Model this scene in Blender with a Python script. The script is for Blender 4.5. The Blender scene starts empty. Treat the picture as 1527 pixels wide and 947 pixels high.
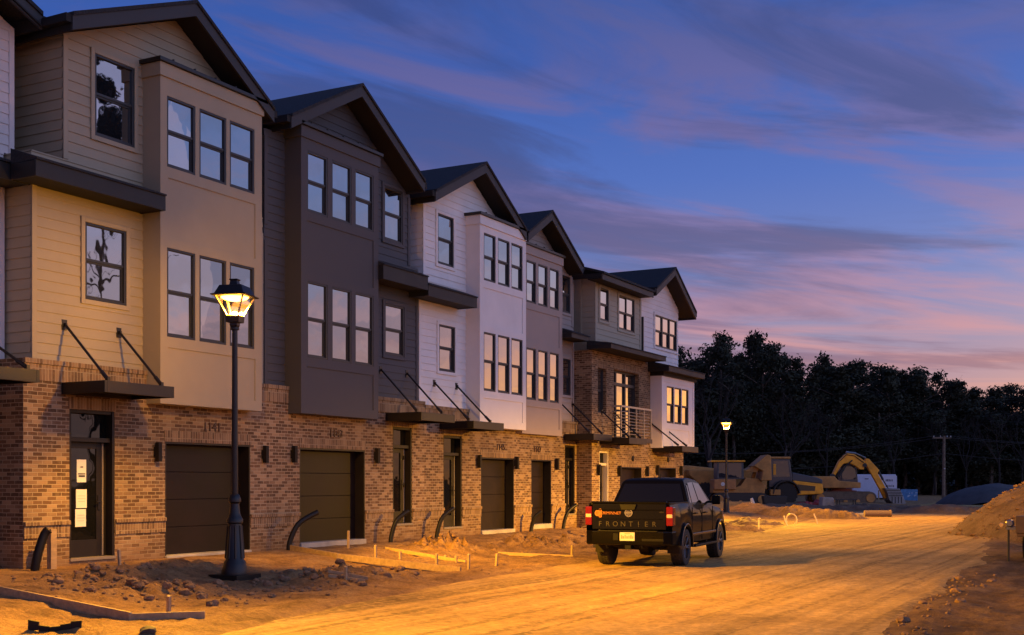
import bpy, bmesh, math, random
from mathutils import Vector, Matrix, noise
import numpy as np
random.seed(7)
S = bpy.context.scene
COL = S.collection
R = math.radians
FX = -16.6                                  # the plane of the brick fronts

# ------------------------------------------------------------------ materials
MATS = {}
def nodes(m):
    m.use_nodes = True
    return m.node_tree.nodes, m.node_tree.links
def mat(name, col, rough=.6, metal=0., spec=.5, var=.0, vscale=3., bump=0., bscale=40., coat=0., col2=None, stretch=(1, 1, 1)):
    if name in MATS: return MATS[name]
    m = bpy.data.materials.new(name); n, l = nodes(m)
    b = n['Principled BSDF']
    b.inputs['Roughness'].default_value = rough
    b.inputs['Metallic'].default_value = metal
    b.inputs['Specular IOR Level'].default_value = spec
    b.inputs['Coat Weight'].default_value = coat
    b.inputs['Coat Roughness'].default_value = .06
    b.inputs['Base Color'].default_value = (*col, 1)
    if var > 0 or bump > 0:
        tc = n.new('ShaderNodeTexCoord'); mp = n.new('ShaderNodeMapping')
        mp.inputs['Scale'].default_value = stretch
        l.new(tc.outputs['Object'], mp.inputs['Vector'])
    if var > 0:
        t = n.new('ShaderNodeTexNoise'); t.inputs['Scale'].default_value = vscale; t.inputs['Detail'].default_value = 5
        t.inputs['Roughness'].default_value = .65
        l.new(mp.outputs['Vector'], t.inputs['Vector'])
        r = n.new('ShaderNodeValToRGB')
        c2 = col2 or tuple(c * (1 + var) for c in col)
        c1 = col if col2 else tuple(c * (1 - var) for c in col)
        r.color_ramp.elements[0].position = .35; r.color_ramp.elements[1].position = .65
        r.color_ramp.elements[0].color = (*c1, 1); r.color_ramp.elements[1].color = (*c2, 1)
        l.new(t.outputs['Fac'], r.inputs['Fac']); l.new(r.outputs['Color'], b.inputs['Base Color'])
        rr = n.new('ShaderNodeMapRange'); rr.inputs['To Min'].default_value = max(0, rough - .12); rr.inputs['To Max'].default_value = min(1, rough + .12)
        l.new(t.outputs['Fac'], rr.inputs['Value']); l.new(rr.outputs['Result'], b.inputs['Roughness'])
    if bump > 0:
        t2 = n.new('ShaderNodeTexNoise'); t2.inputs['Scale'].default_value = bscale; t2.inputs['Detail'].default_value = 4
        l.new(mp.outputs['Vector'], t2.inputs['Vector'])
        bp = n.new('ShaderNodeBump'); bp.inputs['Strength'].default_value = bump; bp.inputs['Distance'].default_value = .02
        l.new(t2.outputs['Fac'], bp.inputs['Height']); l.new(bp.outputs['Normal'], b.inputs['Normal'])
    MATS[name] = m
    return m

def brick_mat(name, c1, c2, mortar, bw=.215, rh=.080, upright=False):
    m = bpy.data.materials.new(name); n, l = nodes(m); b = n['Principled BSDF']
    b.inputs['Roughness'].default_value = .85; b.inputs['Specular IOR Level'].default_value = .25
    tc = n.new('ShaderNodeTexCoord'); ge = n.new('ShaderNodeNewGeometry')
    sp = n.new('ShaderNodeSeparateXYZ'); l.new(tc.outputs['Object'], sp.inputs[0])
    sn = n.new('ShaderNodeSeparateXYZ'); l.new(ge.outputs['True Normal'], sn.inputs[0])
    ab = n.new('ShaderNodeMath'); ab.operation = 'ABSOLUTE'; l.new(sn.outputs['Y'], ab.inputs[0])
    gt = n.new('ShaderNodeMath'); gt.operation = 'GREATER_THAN'; gt.inputs[1].default_value = .6; l.new(ab.outputs[0], gt.inputs[0])
    mx = n.new('ShaderNodeMix'); l.new(gt.outputs[0], mx.inputs['Factor']); l.new(sp.outputs['Y'], mx.inputs['A']); l.new(sp.outputs['X'], mx.inputs['B'])
    cb = n.new('ShaderNodeCombineXYZ')
    if upright:
        l.new(sp.outputs['Z'], cb.inputs[0]); l.new(mx.outputs['Result'], cb.inputs[1])
    else:
        l.new(mx.outputs['Result'], cb.inputs[0]); l.new(sp.outputs['Z'], cb.inputs[1])
    # a slight waver in the courses
    nz = n.new('ShaderNodeTexNoise'); nz.inputs['Scale'].default_value = 6; l.new(tc.outputs['Object'], nz.inputs['Vector'])
    va = n.new('ShaderNodeVectorMath'); va.operation = 'SCALE'; va.inputs['Scale'].default_value = .012; l.new(nz.outputs['Color'], va.inputs[0])
    vb = n.new('ShaderNodeVectorMath'); l.new(cb.outputs[0], vb.inputs[0]); l.new(va.outputs[0], vb.inputs[1])
    bt = n.new('ShaderNodeTexBrick'); l.new(vb.outputs[0], bt.inputs['Vector'])
    bt.inputs['Scale'].default_value = 1; bt.inputs['Brick Width'].default_value = bw; bt.inputs['Row Height'].default_value = rh
    bt.inputs['Mortar Size'].default_value = .0075; bt.inputs['Mortar Smooth'].default_value = .25; bt.inputs['Bias'].default_value = -.05
    bt.inputs['Color1'].default_value = (0, 0, 0, 1); bt.inputs['Color2'].default_value = (1, 1, 1, 1); bt.inputs['Mortar'].default_value = (.5, .5, .5, 1)
    if upright: bt.offset = 0
    rp = n.new('ShaderNodeValToRGB'); e = rp.color_ramp.elements
    e[0].position = .1; e[0].color = (*[c * .62 for c in c1], 1); e[1].position = 1.0; e[1].color = (*c2, 1)
    x = e.new(.46); x.color = (*c1, 1); x = e.new(.72); x.color = (*[(p + q) / 2 for p, q in zip(c1, c2)], 1)
    l.new(bt.outputs['Color'], rp.inputs['Fac'])
    # smeared lime wash, blotchy
    n2 = n.new('ShaderNodeTexNoise'); n2.inputs['Scale'].default_value = 9; n2.inputs['Detail'].default_value = 6; n2.inputs['Roughness'].default_value = .7
    l.new(tc.outputs['Object'], n2.inputs['Vector'])
    r2 = n.new('ShaderNodeMapRange'); r2.inputs['From Min'].default_value = .5; r2.inputs['From Max'].default_value = .75; r2.inputs['To Max'].default_value = .55
    l.new(n2.outputs['Fac'], r2.inputs['Value'])
    m1 = n.new('ShaderNodeMix'); m1.data_type = 'RGBA'; l.new(r2.outputs['Result'], m1.inputs['Factor']); l.new(rp.outputs['Color'], m1.inputs['A']); m1.inputs['B'].default_value = (*[c * .85 for c in mortar], 1)
    m2 = n.new('ShaderNodeMix'); m2.data_type = 'RGBA'; l.new(bt.outputs['Fac'], m2.inputs['Factor']); l.new(m1.outputs['Result'], m2.inputs['A']); m2.inputs['B'].default_value = (*mortar, 1)
    # batches of brick across the wall, and mud splashed up from the ground
    n3 = n.new('ShaderNodeTexNoise'); n3.inputs['Scale'].default_value = .55; n3.inputs['Detail'].default_value = 3; l.new(tc.outputs['Object'], n3.inputs['Vector'])
    r3 = n.new('ShaderNodeMapRange'); r3.inputs['From Min'].default_value = .35; r3.inputs['From Max'].default_value = .65; r3.inputs['To Min'].default_value = .78; r3.inputs['To Max'].default_value = 1.12; l.new(n3.outputs['Fac'], r3.inputs['Value'])
    m3 = n.new('ShaderNodeMix'); m3.data_type = 'RGBA'; m3.blend_type = 'MULTIPLY'; m3.inputs['Factor'].default_value = 1; l.new(m2.outputs['Result'], m3.inputs['A']); l.new(r3.outputs['Result'], m3.inputs['B'])
    n4 = n.new('ShaderNodeTexNoise'); n4.inputs['Scale'].default_value = 3.2; n4.inputs['Detail'].default_value = 6; l.new(tc.outputs['Object'], n4.inputs['Vector'])
    a4 = n.new('ShaderNodeMath'); a4.operation = 'MULTIPLY_ADD'; a4.inputs[1].default_value = -.9; l.new(n4.outputs['Fac'], a4.inputs[0]); l.new(sp.outputs['Z'], a4.inputs[2])
    r4 = n.new('ShaderNodeMapRange'); r4.inputs['From Min'].default_value = .25; r4.inputs['From Max'].default_value = -.25; r4.inputs['To Max'].default_value = .75; l.new(a4.outputs[0], r4.inputs['Value'])
    m4 = n.new('ShaderNodeMix'); m4.data_type = 'RGBA'; l.new(r4.outputs['Result'], m4.inputs['Factor']); l.new(m3.outputs['Result'], m4.inputs['A']); m4.inputs['B'].default_value = (.20, .11, .05, 1)
    l.new(m4.outputs['Result'], b.inputs['Base Color'])
    iv = n.new('ShaderNodeMath'); iv.operation = 'SUBTRACT'; iv.inputs[0].default_value = 1; l.new(bt.outputs['Fac'], iv.inputs[1])
    ad = n.new('ShaderNodeMath'); ad.operation = 'MULTIPLY_ADD'; ad.inputs[1].default_value = .6; l.new(n2.outputs['Fac'], ad.inputs[0]); l.new(iv.outputs[0], ad.inputs[2])
    bp = n.new('ShaderNodeBump'); bp.inputs['Strength'].default_value = .7; bp.inputs['Distance'].default_value = .012
    l.new(ad.outputs[0], bp.inputs['Height']); l.new(bp.outputs['Normal'], b.inputs['Normal'])
    MATS[name] = m
    return m

def glass_mat(name, refl, dark=(.012, .013, .016), wob=.02, rough=.015, tint=(1, 1, 1), top=.95):
    """coated window glass with a dark room behind it: part mirror, part dark"""
    m = bpy.data.materials.new(name); n, l = nodes(m); n.clear()
    o = n.new('ShaderNodeOutputMaterial'); g = n.new('ShaderNodeBsdfGlossy'); d = n.new('ShaderNodeBsdfDiffuse'); mx = n.new('ShaderNodeMixShader')
    g.inputs['Roughness'].default_value = rough; g.inputs['Color'].default_value = (*tint, 1); d.inputs['Color'].default_value = (*dark, 1)
    lw = n.new('ShaderNodeLayerWeight'); lw.inputs['Blend'].default_value = .5
    pw = n.new('ShaderNodeMath'); pw.operation = 'POWER'; pw.inputs[1].default_value = 2.0; l.new(lw.outputs['Facing'], pw.inputs[0])
    mr = n.new('ShaderNodeMapRange'); mr.inputs['To Min'].default_value = refl; mr.inputs['To Max'].default_value = top
    l.new(pw.outputs[0], mr.inputs['Value']); l.new(mr.outputs['Result'], mx.inputs['Fac'])
    l.new(d.outputs[0], mx.inputs[1]); l.new(g.outputs[0], mx.inputs[2]); l.new(mx.outputs[0], o.inputs[0])
    tc = n.new('ShaderNodeTexCoord'); nz = n.new('ShaderNodeTexNoise'); nz.inputs['Scale'].default_value = 1.6; nz.inputs['Detail'].default_value = 1.5
    l.new(tc.outputs['Object'], nz.inputs['Vector'])
    bp = n.new('ShaderNodeBump'); bp.inputs['Strength'].default_value = wob; bp.inputs['Distance'].default_value = .3
    l.new(nz.outputs['Fac'], bp.inputs['Height']); l.new(bp.outputs['Normal'], g.inputs['Normal'])
    MATS[name] = m
    return m
def emit_mat(name, col, st):
    m = bpy.data.materials.new(name); n, l = nodes(m); b = n['Principled BSDF']
    b.inputs['Base Color'].default_value = (*col, 1); b.inputs['Emission Color'].default_value = (*col, 1); b.inputs['Emission Strength'].default_value = st
    MATS[name] = m
    return m
def thin_glass(name):
    m = bpy.data.materials.new(name); n, l = nodes(m); n.clear()
    o = n.new('ShaderNodeOutputMaterial'); g = n.new('ShaderNodeBsdfGlossy'); d = n.new('ShaderNodeBsdfTransparent'); mx = n.new('ShaderNodeMixShader')
    g.inputs['Roughness'].default_value = .03; mx.inputs['Fac'].default_value = .07
    l.new(d.outputs[0], mx.inputs[1]); l.new(g.outputs[0], mx.inputs[2]); l.new(mx.outputs[0], o.inputs[0])
    MATS[name] = m
    return m

BRICK = brick_mat('brick', (.165, .092, .048), (.37, .25, .14), (.38, .29, .18), bw=.2, rh=.068)
SOLDIER = brick_mat('brick_upright', (.215, .13, .072), (.32, .215, .12), (.36, .27, .165), rh=.068, upright=True)
GLASS = glass_mat('window_glass', .25, wob=.016)
DARKGLASS = glass_mat('door_glass', .03, (.006, .006, .006), top=.16)
CARGLASS = glass_mat('car_glass', .05, (.004, .004, .005), wob=.004, top=.3)
BLACK = mat('black_metal', (.009, .0065, .0055), .4, .1)
BLACKM = mat('black_matt', (.008, .0055, .0047), .7, spec=.3)
FRAME = mat('dark_window_frame', (.018, .019, .022), .45)
FASCIA = mat('fascia_grey', (.024, .023, .026), .6, var=.12)
SOFFIT = mat('soffit_dark', (.008, .007, .007), .8)
SHINGLE = mat('shingle', (.018, .020, .024), .95, var=.5, vscale=25, bump=.6, bscale=30)
GARAGE = mat('garage_brown', (.0105, .0058, .005), .5, spec=.2, var=.35, vscale=1.3, bump=.08, bscale=60)
DOORM = mat('door_dark', (.013, .0095, .008), .5, spec=.3, var=.2)
CONC = mat('concrete', (.36, .33, .29), .85, var=.2, vscale=2, bump=.3)
LUMBER = mat('lumber', (.36, .245, .13), .75, var=.22, vscale=5, bump=.2, stretch=(3, .3, 3))
PAPER = mat('paper', (.75, .72, .66), .8)
INK = mat('ink', (.05, .05, .05), .8)
PALE = mat('pale_strip', (.21, .175, .145), .6)
PIPE = mat('corrugated_plastic', (.007, .006, .006), .5, spec=.3)

# ------------------------------------------------------------------ mesh helpers
class MB:
    def __init__(s): s.v = []; s.f = []; s.mi = []
    def add(s, vs, fs, mi=0):
        o = len(s.v); s.v += [tuple(p) for p in vs]; s.f += [tuple(i + o for i in f) for f in fs]; s.mi += [mi] * len(fs); return s
    def quad(s, a, b, c, d, mi=0): return s.add([a, b, c, d], [(0, 1, 2, 3)], mi)
    def box(s, x0, x1, y0, y1, z0, z1, mi=0):
        v = [(x, y, z) for z in (z0, z1) for y in (y0, y1) for x in (x0, x1)]
        return s.add(v, [(0, 2, 3, 1), (4, 5, 7, 6), (0, 1, 5, 4), (2, 6, 7, 3), (0, 4, 6, 2), (1, 3, 7, 5)], mi)
    def hexa(s, p, mi=0):                   # 8 points: bottom loop 0-3, top loop 4-7
        return s.add(p, [(3, 2, 1, 0), (4, 5, 6, 7), (0, 1, 5, 4), (1, 2, 6, 5), (2, 3, 7, 6), (3, 0, 4, 7)], mi)
    def prism(s, poly, axis, a0, a1, mi=0):  # poly of 2-D points, extruded along an axis
        def P(p, a): return {'x': (a, p[0], p[1]), 'y': (p[0], a, p[1]), 'z': (p[0], p[1], a)}[axis]
        n = len(poly)
        return s.add([P(p, a0) for p in poly] + [P(p, a1) for p in poly],
                     [tuple(range(n - 1, -1, -1)), tuple(range(n, 2 * n))] + [(i, (i + 1) % n, n + (i + 1) % n, n + i) for i in range(n)], mi)
    def tube(s, pts, r, n=8, cap=True, mi=0):
        pts = [Vector(p) for p in pts]; rs = r if isinstance(r, (list, tuple)) else [r] * len(pts)
        up = None; V = []
        for i, p in enumerate(pts):
            t = (pts[min(i + 1, len(pts) - 1)] - pts[max(i - 1, 0)]).normalized()
            if up is None: up = Vector((0, 0, 1)) if abs(t.z) < .9 else Vector((1, 0, 0))
            a = t.cross(up).normalized(); b = a.cross(t).normalized(); up = b
            V += [p + (a * math.cos(k * 2 * math.pi / n) + b * math.sin(k * 2 * math.pi / n)) * rs[i] for k in range(n)]
        F = [(i * n + k, i * n + (k + 1) % n, (i + 1) * n + (k + 1) % n, (i + 1) * n + k) for i in range(len(pts) - 1) for k in range(n)]
        if cap: F += [tuple(range(n - 1, -1, -1)), tuple(range((len(pts) - 1) * n, len(pts) * n))]
        return s.add(V, F, mi)
    def lathe(s, prof, n=16, c=(0, 0, 0), axis='z', mi=0, rot=0.):
        V = []
        for r, h in prof:
            for k in range(n):
                a = k * 2 * math.pi / n + rot; u, w = r * math.cos(a), r * math.sin(a)
                V.append({'z': (c[0] + u, c[1] + w, c[2] + h), 'x': (c[0] + h, c[1] + u, c[2] + w), 'y': (c[0] + w, c[1] + h, c[2] + u)}[axis])
        F = [(i * n + k, i * n + (k + 1) % n, (i + 1) * n + (k + 1) % n, (i + 1) * n + k) for i in range(len(prof) - 1) for k in range(n)]
        F += [tuple(range(n - 1, -1, -1)), tuple(range((len(prof) - 1) * n, len(prof) * n))]
        return s.add(V, F, mi)
    def build(s, name, m, parent=None, smooth=False, bevel=0., off=None, segs=2, weld=False):
        me = bpy.data.meshes.new(name); me.from_pydata(s.v, [], s.f)
        for q in (m if isinstance(m, (list, tuple)) else [m]): me.materials.append(q)
        if any(s.mi): me.polygons.foreach_set('material_index', s.mi)
        if off is None and parent is not None and 'off' in parent: off = parent['off'][:]
        bm = bmesh.new(); bm.from_mesh(me)
        if weld: bmesh.ops.remove_doubles(bm, verts=bm.verts, dist=1e-4)
        bmesh.ops.recalc_face_normals(bm, faces=bm.faces); bm.to_mesh(me); bm.free()
        if off is not None: me.transform(Matrix.Translation((-off[0], -off[1], -off[2])))
        if smooth:
            me.polygons.foreach_set('use_smooth', [True] * len(me.polygons))
            me.set_sharp_from_angle(angle=R(38))
        o = bpy.data.objects.new(name, me); COL.objects.link(o)
        if parent is not None: o.parent = parent
        if bevel:
            b = o.modifiers.new('bevel', 'BEVEL'); b.width = bevel; b.segments = segs; b.limit_method = 'ANGLE'; b.angle_limit = R(40)
        return o
OFFS = {}
def root(name, loc, label, cat, group=None, rz=0., local=False):
    o = bpy.data.objects.new(name, None); COL.objects.link(o); o.location = loc; o.rotation_euler.z = rz
    o['label'] = label; o['category'] = cat; o.empty_display_size = .3
    if group: o['group'] = group
    if not local: OFFS[o.name] = tuple(loc)
    return o
_build = MB.build
def build(s, name, m, parent=None, **k):
    if 'off' not in k and parent is not None:
        p = parent
        while p.parent: p = p.parent
        k['off'] = OFFS.get(p.name)
    o = _build(s, name, m, None, **k)
    if parent is not None: o.parent = parent
    return o
MB.build = build
def tag(o, label, cat, group=None, kind=None):
    if label: o['label'] = label
    if cat: o['category'] = cat
    if group: o['group'] = group
    if kind: o['kind'] = kind
    return o
def text(name, body, size, m, parent, M, depth=.004, off=None, font_space=1.):
    cu = bpy.data.curves.new(name, 'FONT'); cu.body = body; cu.size = size; cu.extrude = depth; cu.align_x = 'CENTER'; cu.align_y = 'CENTER'; cu.space_character = font_space
    t = bpy.data.objects.new(name, cu); COL.objects.link(t)
    dg = bpy.context.evaluated_depsgraph_get(); me = bpy.data.meshes.new_from_object(t.evaluated_get(dg))
    bpy.data.objects.remove(t); me.name = name; me.transform(M)
    if off: me.transform(Matrix.Translation(tuple(-c for c in off)))
    me.materials.clear(); me.materials.append(m)
    o = bpy.data.objects.new(name, me); COL.objects.link(o); o.parent = parent
    return o

# ------------------------------------------------------------------ houses
def X(d): return FX + d
LAP = .178
def siding(mb, d, y0, y1, z0, z1, holes=(), lim=None, kinks=(), mp=None):
    """lapped boards: each board leans out 14 mm at its lower edge"""
    mp = mp or (lambda u, o, z: (X(o), u, z))
    zs = {z0, z1, *kinks}
    k = math.floor(z0 / LAP)
    while k * LAP < z1:
        if k * LAP > z0: zs.add(k * LAP)
        k += 1
    for h in holes: zs |= {z for z in (h[2], h[3]) if z0 < z < z1}
    zs = sorted(zs)
    for za, zb in zip(zs, zs[1:]):
        if zb - za < 1e-5: continue
        zk = math.floor((za + 1e-6) / LAP) * LAP
        fo = lambda z: d + .016 * (1 - (z - zk) / LAP)
        La, Ra = lim(za) if lim else (y0, y1); Lb, Rb = lim(zb) if lim else (y0, y1)
        segs = [(La, Lb)]
        hs = sorted(h for h in holes if h[2] < (za + zb) / 2 < h[3])
        cuts = []
        for h in hs: cuts += [(h[0], h[0]), (h[1], h[1])]
        pts = [(La, Lb)] + cuts + [(Ra, Rb)]
        for i in range(0, len(pts), 2):
            (a, b), (c, e) = pts[i], pts[i + 1]
            if c - a < 1e-4 and e - b < 1e-4: continue
            mb.quad(mp(a, fo(za), za), mp(c, fo(za), za), mp(max(e, b), fo(zb), zb), mp(b, fo(zb), zb))
            if abs(za - zk) < 1e-4: mb.quad(mp(a, d, za), mp(c, d, za), mp(c, fo(za), za), mp(a, fo(za), za))
def sheet(mb, d, y0, y1, z0, z1, holes=(), deep=.2, mi=0):
    """flat wall with openings and their reveals"""
    ys = sorted({y0, y1, *[c for h in holes for c in h[:2]]}); zs = sorted({z0, z1, *[c for h in holes for c in h[2:4]]})
    for a, b in zip(ys, ys[1:]):
        for e, f in zip(zs, zs[1:]):
            if any(h[0] <= a and b <= h[1] and h[2] <= e and f <= h[3] for h in holes): continue
            mb.quad((X(d), a, e), (X(d), b, e), (X(d), b, f), (X(d), a, f), mi)
    for h in holes:
        a, b, e, f = h[:4]
        for p, q in (((a, e), (a, f)), ((b, e), (b, f)), ((a, f), (b, f)), ((a, e), (b, e))):
            mb.quad((X(d), *p), (X(d), *q), (X(d - deep), *q), (X(d - deep), *p), mi)
def ring(mb, x0, x1, y0, y1, z0, z1, w, wb=None):
    wb = w if wb is None else wb
    mb.box(x0, x1, y0, y0 + w, z0, z1); mb.box(x0, x1, y1 - w, y1, z0, z1)
    mb.box(x0, x1, y0 + w, y1 - w, z1 - w, z1); mb.box(x0, x1, y0 + w, y1 - w, z0, z0 + wb)
def window(par, d, y0, y1, z0, z1, trim=None, mull=False, glass=None, fm=None):
    """double-hung window; d is the face of the wall it sits in"""
    f = MB(); ring(f, X(d - .07), X(d + .012), y0, y1, z0, z1, .045)
    o = f.build('window', fm or FRAME, par, bevel=.006)
    zm = z0 + (z1 - z0) * .52
    s = MB()
    cols = [(y0 + .045, y1 - .045)]
    if mull:
        c = (y0 + y1) / 2; cols = [(y0 + .045, c - .02), (c + .02, y1 - .045)]
        s.box(X(d - .066), X(d + .004), c - .02, c + .02, z0 + .045, z1 - .045)
    for a, b in cols:
        s.box(X(d - .06), X(d - .006), a, b, zm - .022, zm + .022)
        ring(s, X(d - .066), X(d - .028), a, b, z0 + .045, zm - .022, .032)
    s.build('sash', fm or FRAME, o)
    g = MB()
    for a, b in cols:
        g.quad((X(d - .026), a, zm + .022), (X(d - .026), b, zm + .022), (X(d - .026), b, z1 - .045), (X(d - .026), a, z1 - .045))
        g.quad((X(d - .05), a + .032, z0 + .077), (X(d - .05), b - .032, z0 + .077), (X(d - .05), b - .032, zm - .054), (X(d - .05), a + .032, zm - .054))
    g.build('pane', glass or GLASS, o)
    if trim:
        t = MB(); w = .085; ring(t, X(d - .01), X(d + .026), y0 - w, y1 + w, z0 - w, z1 + w, w - .002)
        t.build('casing', trim, o, bevel=.004)
    return o
def bay(par, m, ya, yb, d, z0, z1, cols, up, lo, cap=True, base_d=-.1):
    st = .2
    holes = [(a, b, up[0], up[1]) for a, b in cols] + [(a, b, lo[0], lo[1]) for a, b in cols]
    fields = [(ya + st, yb - st, z0 + .2, lo[0] - .2), (ya + st, yb - st, lo[1] + .19, up[0] - .2)]
    b = MB(); sheet(b, d, ya, yb, z0, z1, holes + fields, deep=.022)
    for h in fields: b.quad((X(d - .022), h[0], h[2]), (X(d - .022), h[1], h[2]), (X(d - .022), h[1], h[3]), (X(d - .022), h[0], h[3]))
    for h in holes:                          # window reveals
        for p, q in (((h[0], h[2]), (h[0], h[3])), ((h[1], h[2]), (h[1], h[3])), ((h[0], h[3]), (h[1], h[3])), ((h[0], h[2]), (h[1], h[2]))):
            b.quad((X(d - .022), *p), (X(d - .022), *q), (X(d - .1), *q), (X(d - .1), *p))
    for y in (ya, yb): b.quad((X(base_d), y, z0), (X(d), y, z0), (X(d), y, z1), (X(base_d), y, z1))
    b.quad((X(base_d), ya, z0), (X(d), ya, z0), (X(d), yb, z0), (X(base_d), yb, z0))
    o = b.build('bay', m, par)
    if cap:
        t = MB(); t.box(X(base_d), X(d + .035), ya - .035, yb + .035, z1 - .25, z1)
        t.build('frieze', m, o, bevel=.006)
        c = MB(); c.box(X(base_d), X(d + .09), ya - .09, yb + .09, z1 + .002, z1 + .075)
        for k in range(5):
            y = ya + (k + .5) * (yb - ya) / 5; c.box(X(base_d + .03), X(d + .07), y - .012, y + .012, z1 + .075, z1 + .115)
        c.build('metal_cap', BLACK, o, bevel=.006)
    for (a, b2), in zip(cols): 
        window(par, d - .02, a, b2, up[0], up[1]); window(par, d - .02, a, b2, lo[0], lo[1])
    return o
def awning(par, d, y0, y1, plates, zt=3.44, zp=4.45, out=1.05):
    a = MB(); z0 = zt - .2
    ring_y = [(y0, y1)]
    a.box(X(d + .02), X(d + out), y0, y0 + .06, z0, zt); a.box(X(d + .02), X(d + out), y1 - .06, y1, z0, zt)
    a.box(X(d + out - .06), X(d + out), y0 + .06, y1 - .06, z0, zt); a.box(X(d + .02), X(d + .07), y0 + .06, y1 - .06, z0, zt)
    a.box(X(d + .07), X(d + out - .06), y0 + .06, y1 - .06, z0 + .07, z0 + .11)
    o = a.build('awning', mat('awning_bronze', (.0085, .0052, .0042), .42, .1, var=.15), par, bevel=.005)
    for y, dp in plates:
        r = MB(); r.box(X(dp), X(dp + .02), y - .055, y + .055, zp - .09, zp + .09)
        p = Vector((X(dp + .04), y, zp)); q = Vector((X(d + out - .1), y, zt + .03))
        e = p.lerp(q, .86)
        r.tube([p, e], .024, 8); r.tube([e, q], .036, 8); r.box(X(d + out - .13), X(d + out - .07), y - .03, y + .03, zt, zt + .07)
        r.box(X(dp + .02), X(dp + .07), y - .018, y + .018, zp - .03, zp + .03)
        r.build('tie_rod', BLACK, o)
    return o
def wall_light(par, d, y, z):
    l = MB(); l.box(X(d), X(d + .035), y - .05, y + .05, z - .09, z + .09); l.box(X(d + .035), X(d + .13), y - .045, y + .045, z - .18, z + .18)
    l.build('wall_light', BLACKM, par, bevel=.006)
def garage(par, d, y0, y1, z0, z1):
    dp = .26
    j = MB(); j.box(X(d - dp - .02), X(d - .003), y0, y0 + .035, z0, z1); j.box(X(d - dp - .02), X(d - .003), y1 - .035, y1, z0, z1); j.box(X(d - dp - .02), X(d - .003), y0 + .035, y1 - .035, z1 - .035, z1)
    o = MB(); n = 4; h = (z1 - .035 - z0) / n
    for k in range(n): o.box(X(d - dp - .05), X(d - dp), y0 + .035, y1 - .035, z0 + k * h + .004, z0 + (k + 1) * h - .004)
    o.box(X(d - dp - .06), X(d - dp - .052), y0, y1, z0, z1)
    g = o.build('garage_door', GARAGE, par, bevel=.004)
    j.build('jamb', DOORM, g)
    s = MB(); s.box(X(d - .29), X(d + .05), y0 + .002, y1 - .002, z0 - .14, z0 + .004); s.build('threshold', CONC, par, bevel=.015)
def door(par, d, y0, y1, z0, z1, pale=True, papers=False, white=False, hinge=False):
    dp = .17; zt = z0 + (z1 - z0) * .80
    fm = mat('white_jamb', (.62, .56, .48), .6) if white else DOORM
    f = MB(); f.box(X(d - dp - .05), X(d - .01), y0, y0 + .05, z0, z1); f.box(X(d - dp - .05), X(d - .01), y1 - .05, y1, z0, z1)
    f.box(X(d - dp - .05), X(d - .03), y0 + .05, y1 - .05, z1 - .06, z1); f.box(X(d - dp - .05), X(d - .06), y0 + .05, y1 - .05, zt - .04, zt + .04)
    o = f.build('front_door', fm, par, bevel=.004)
    g = MB(); g.box(X(d - dp - .02), X(d - dp + .0), y0 + .05, y1 - .05, zt + .04, z1 - .06); g.build('transom_pane', DARKGLASS, o)
    a, b = y0 + .05, y1 - .16
    l = MB(); ring(l, X(d - dp - .05), X(d - dp), a, b, z0 + .01, zt - .04, .11, .3); l.build('leaf', DOORM, o, bevel=.005)
    g = MB(); g.quad((X(d - dp - .02), a + .11, z0 + .31), (X(d - dp - .02), b - .11, z0 + .31), (X(d - dp - .02), b - .11, zt - .15), (X(d - dp - .02), a + .11, zt - .15)); g.build('glass_panel', DARKGLASS, o)
    w = MB(); w.box(X(d - dp - .04), X(d - dp + .012), b + .012, b + .04, z0 + .02, zt - .05); w.build('edge_strip', PALE if pale else DOORM, o)
    w = MB(); w.box(X(d - dp - .05), X(d - dp - .01), b + .04, y1 - .05, z0 + .02, zt - .05); w.build('side_post', DOORM, o)
    h = MB(); zc = z0 + .98
    h.box(X(d - dp), X(d - dp + .02), b - .085, b - .025, zc - .14, zc + .12); h.tube([(X(d - dp + .02), b - .055, zc), (X(d - dp + .06), b - .055, zc), (X(d - dp + .06), b - .16, zc)], .012, 6)
    h.build('handle', BLACK, o)
    if hinge:
        h = MB()
        for t in (.14, .5, .86): h.box(X(d - dp), X(d - dp + .03), b - .01, b + .05, z0 + t * (zt - z0) - .05, z0 + t * (zt - z0) + .05)
        h.build('hinge', BLACKM, o)
    if papers:
        for k, (z, hh, yy, ww) in enumerate(((1.93, .40, .36, .21), (1.44, .33, .34, .24), (1.10, .31, .325, .24))):
            p = MB(); p.box(X(d - dp - .018), X(d - dp - .015 + .004 * (k % 2)), y0 + yy - .03, y0 + yy - .03 + ww, z - hh / 2, z + hh / 2)
            q = p.build('notice', PAPER, o)
            t = MB(); x = X(d - dp - .008)
            for zz, w2, h2 in (((.07, .06, .02), (-.05, .16, .018), (-.09, .14, .03)) if k == 0 else ((.05, .16, .006), (0, .18, .006), (-.05, .15, .006))):
                c = y0 + yy - .03 + ww / 2; t.box(x, x + .001, c - w2 / 2, c + w2 / 2, z + zz - h2 / 2, z + zz + h2 / 2)
            t.build('print', INK if k == 0 else mat('faint_ink', (.4, .36, .32), .8), q)
    s = MB(); s.box(X(d - .2), X(d + .03), y0 + .002, y1 - .002, z0 - .045, z0 + .008); s.build('doorstep', PALE, par, bevel=.006)
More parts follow.
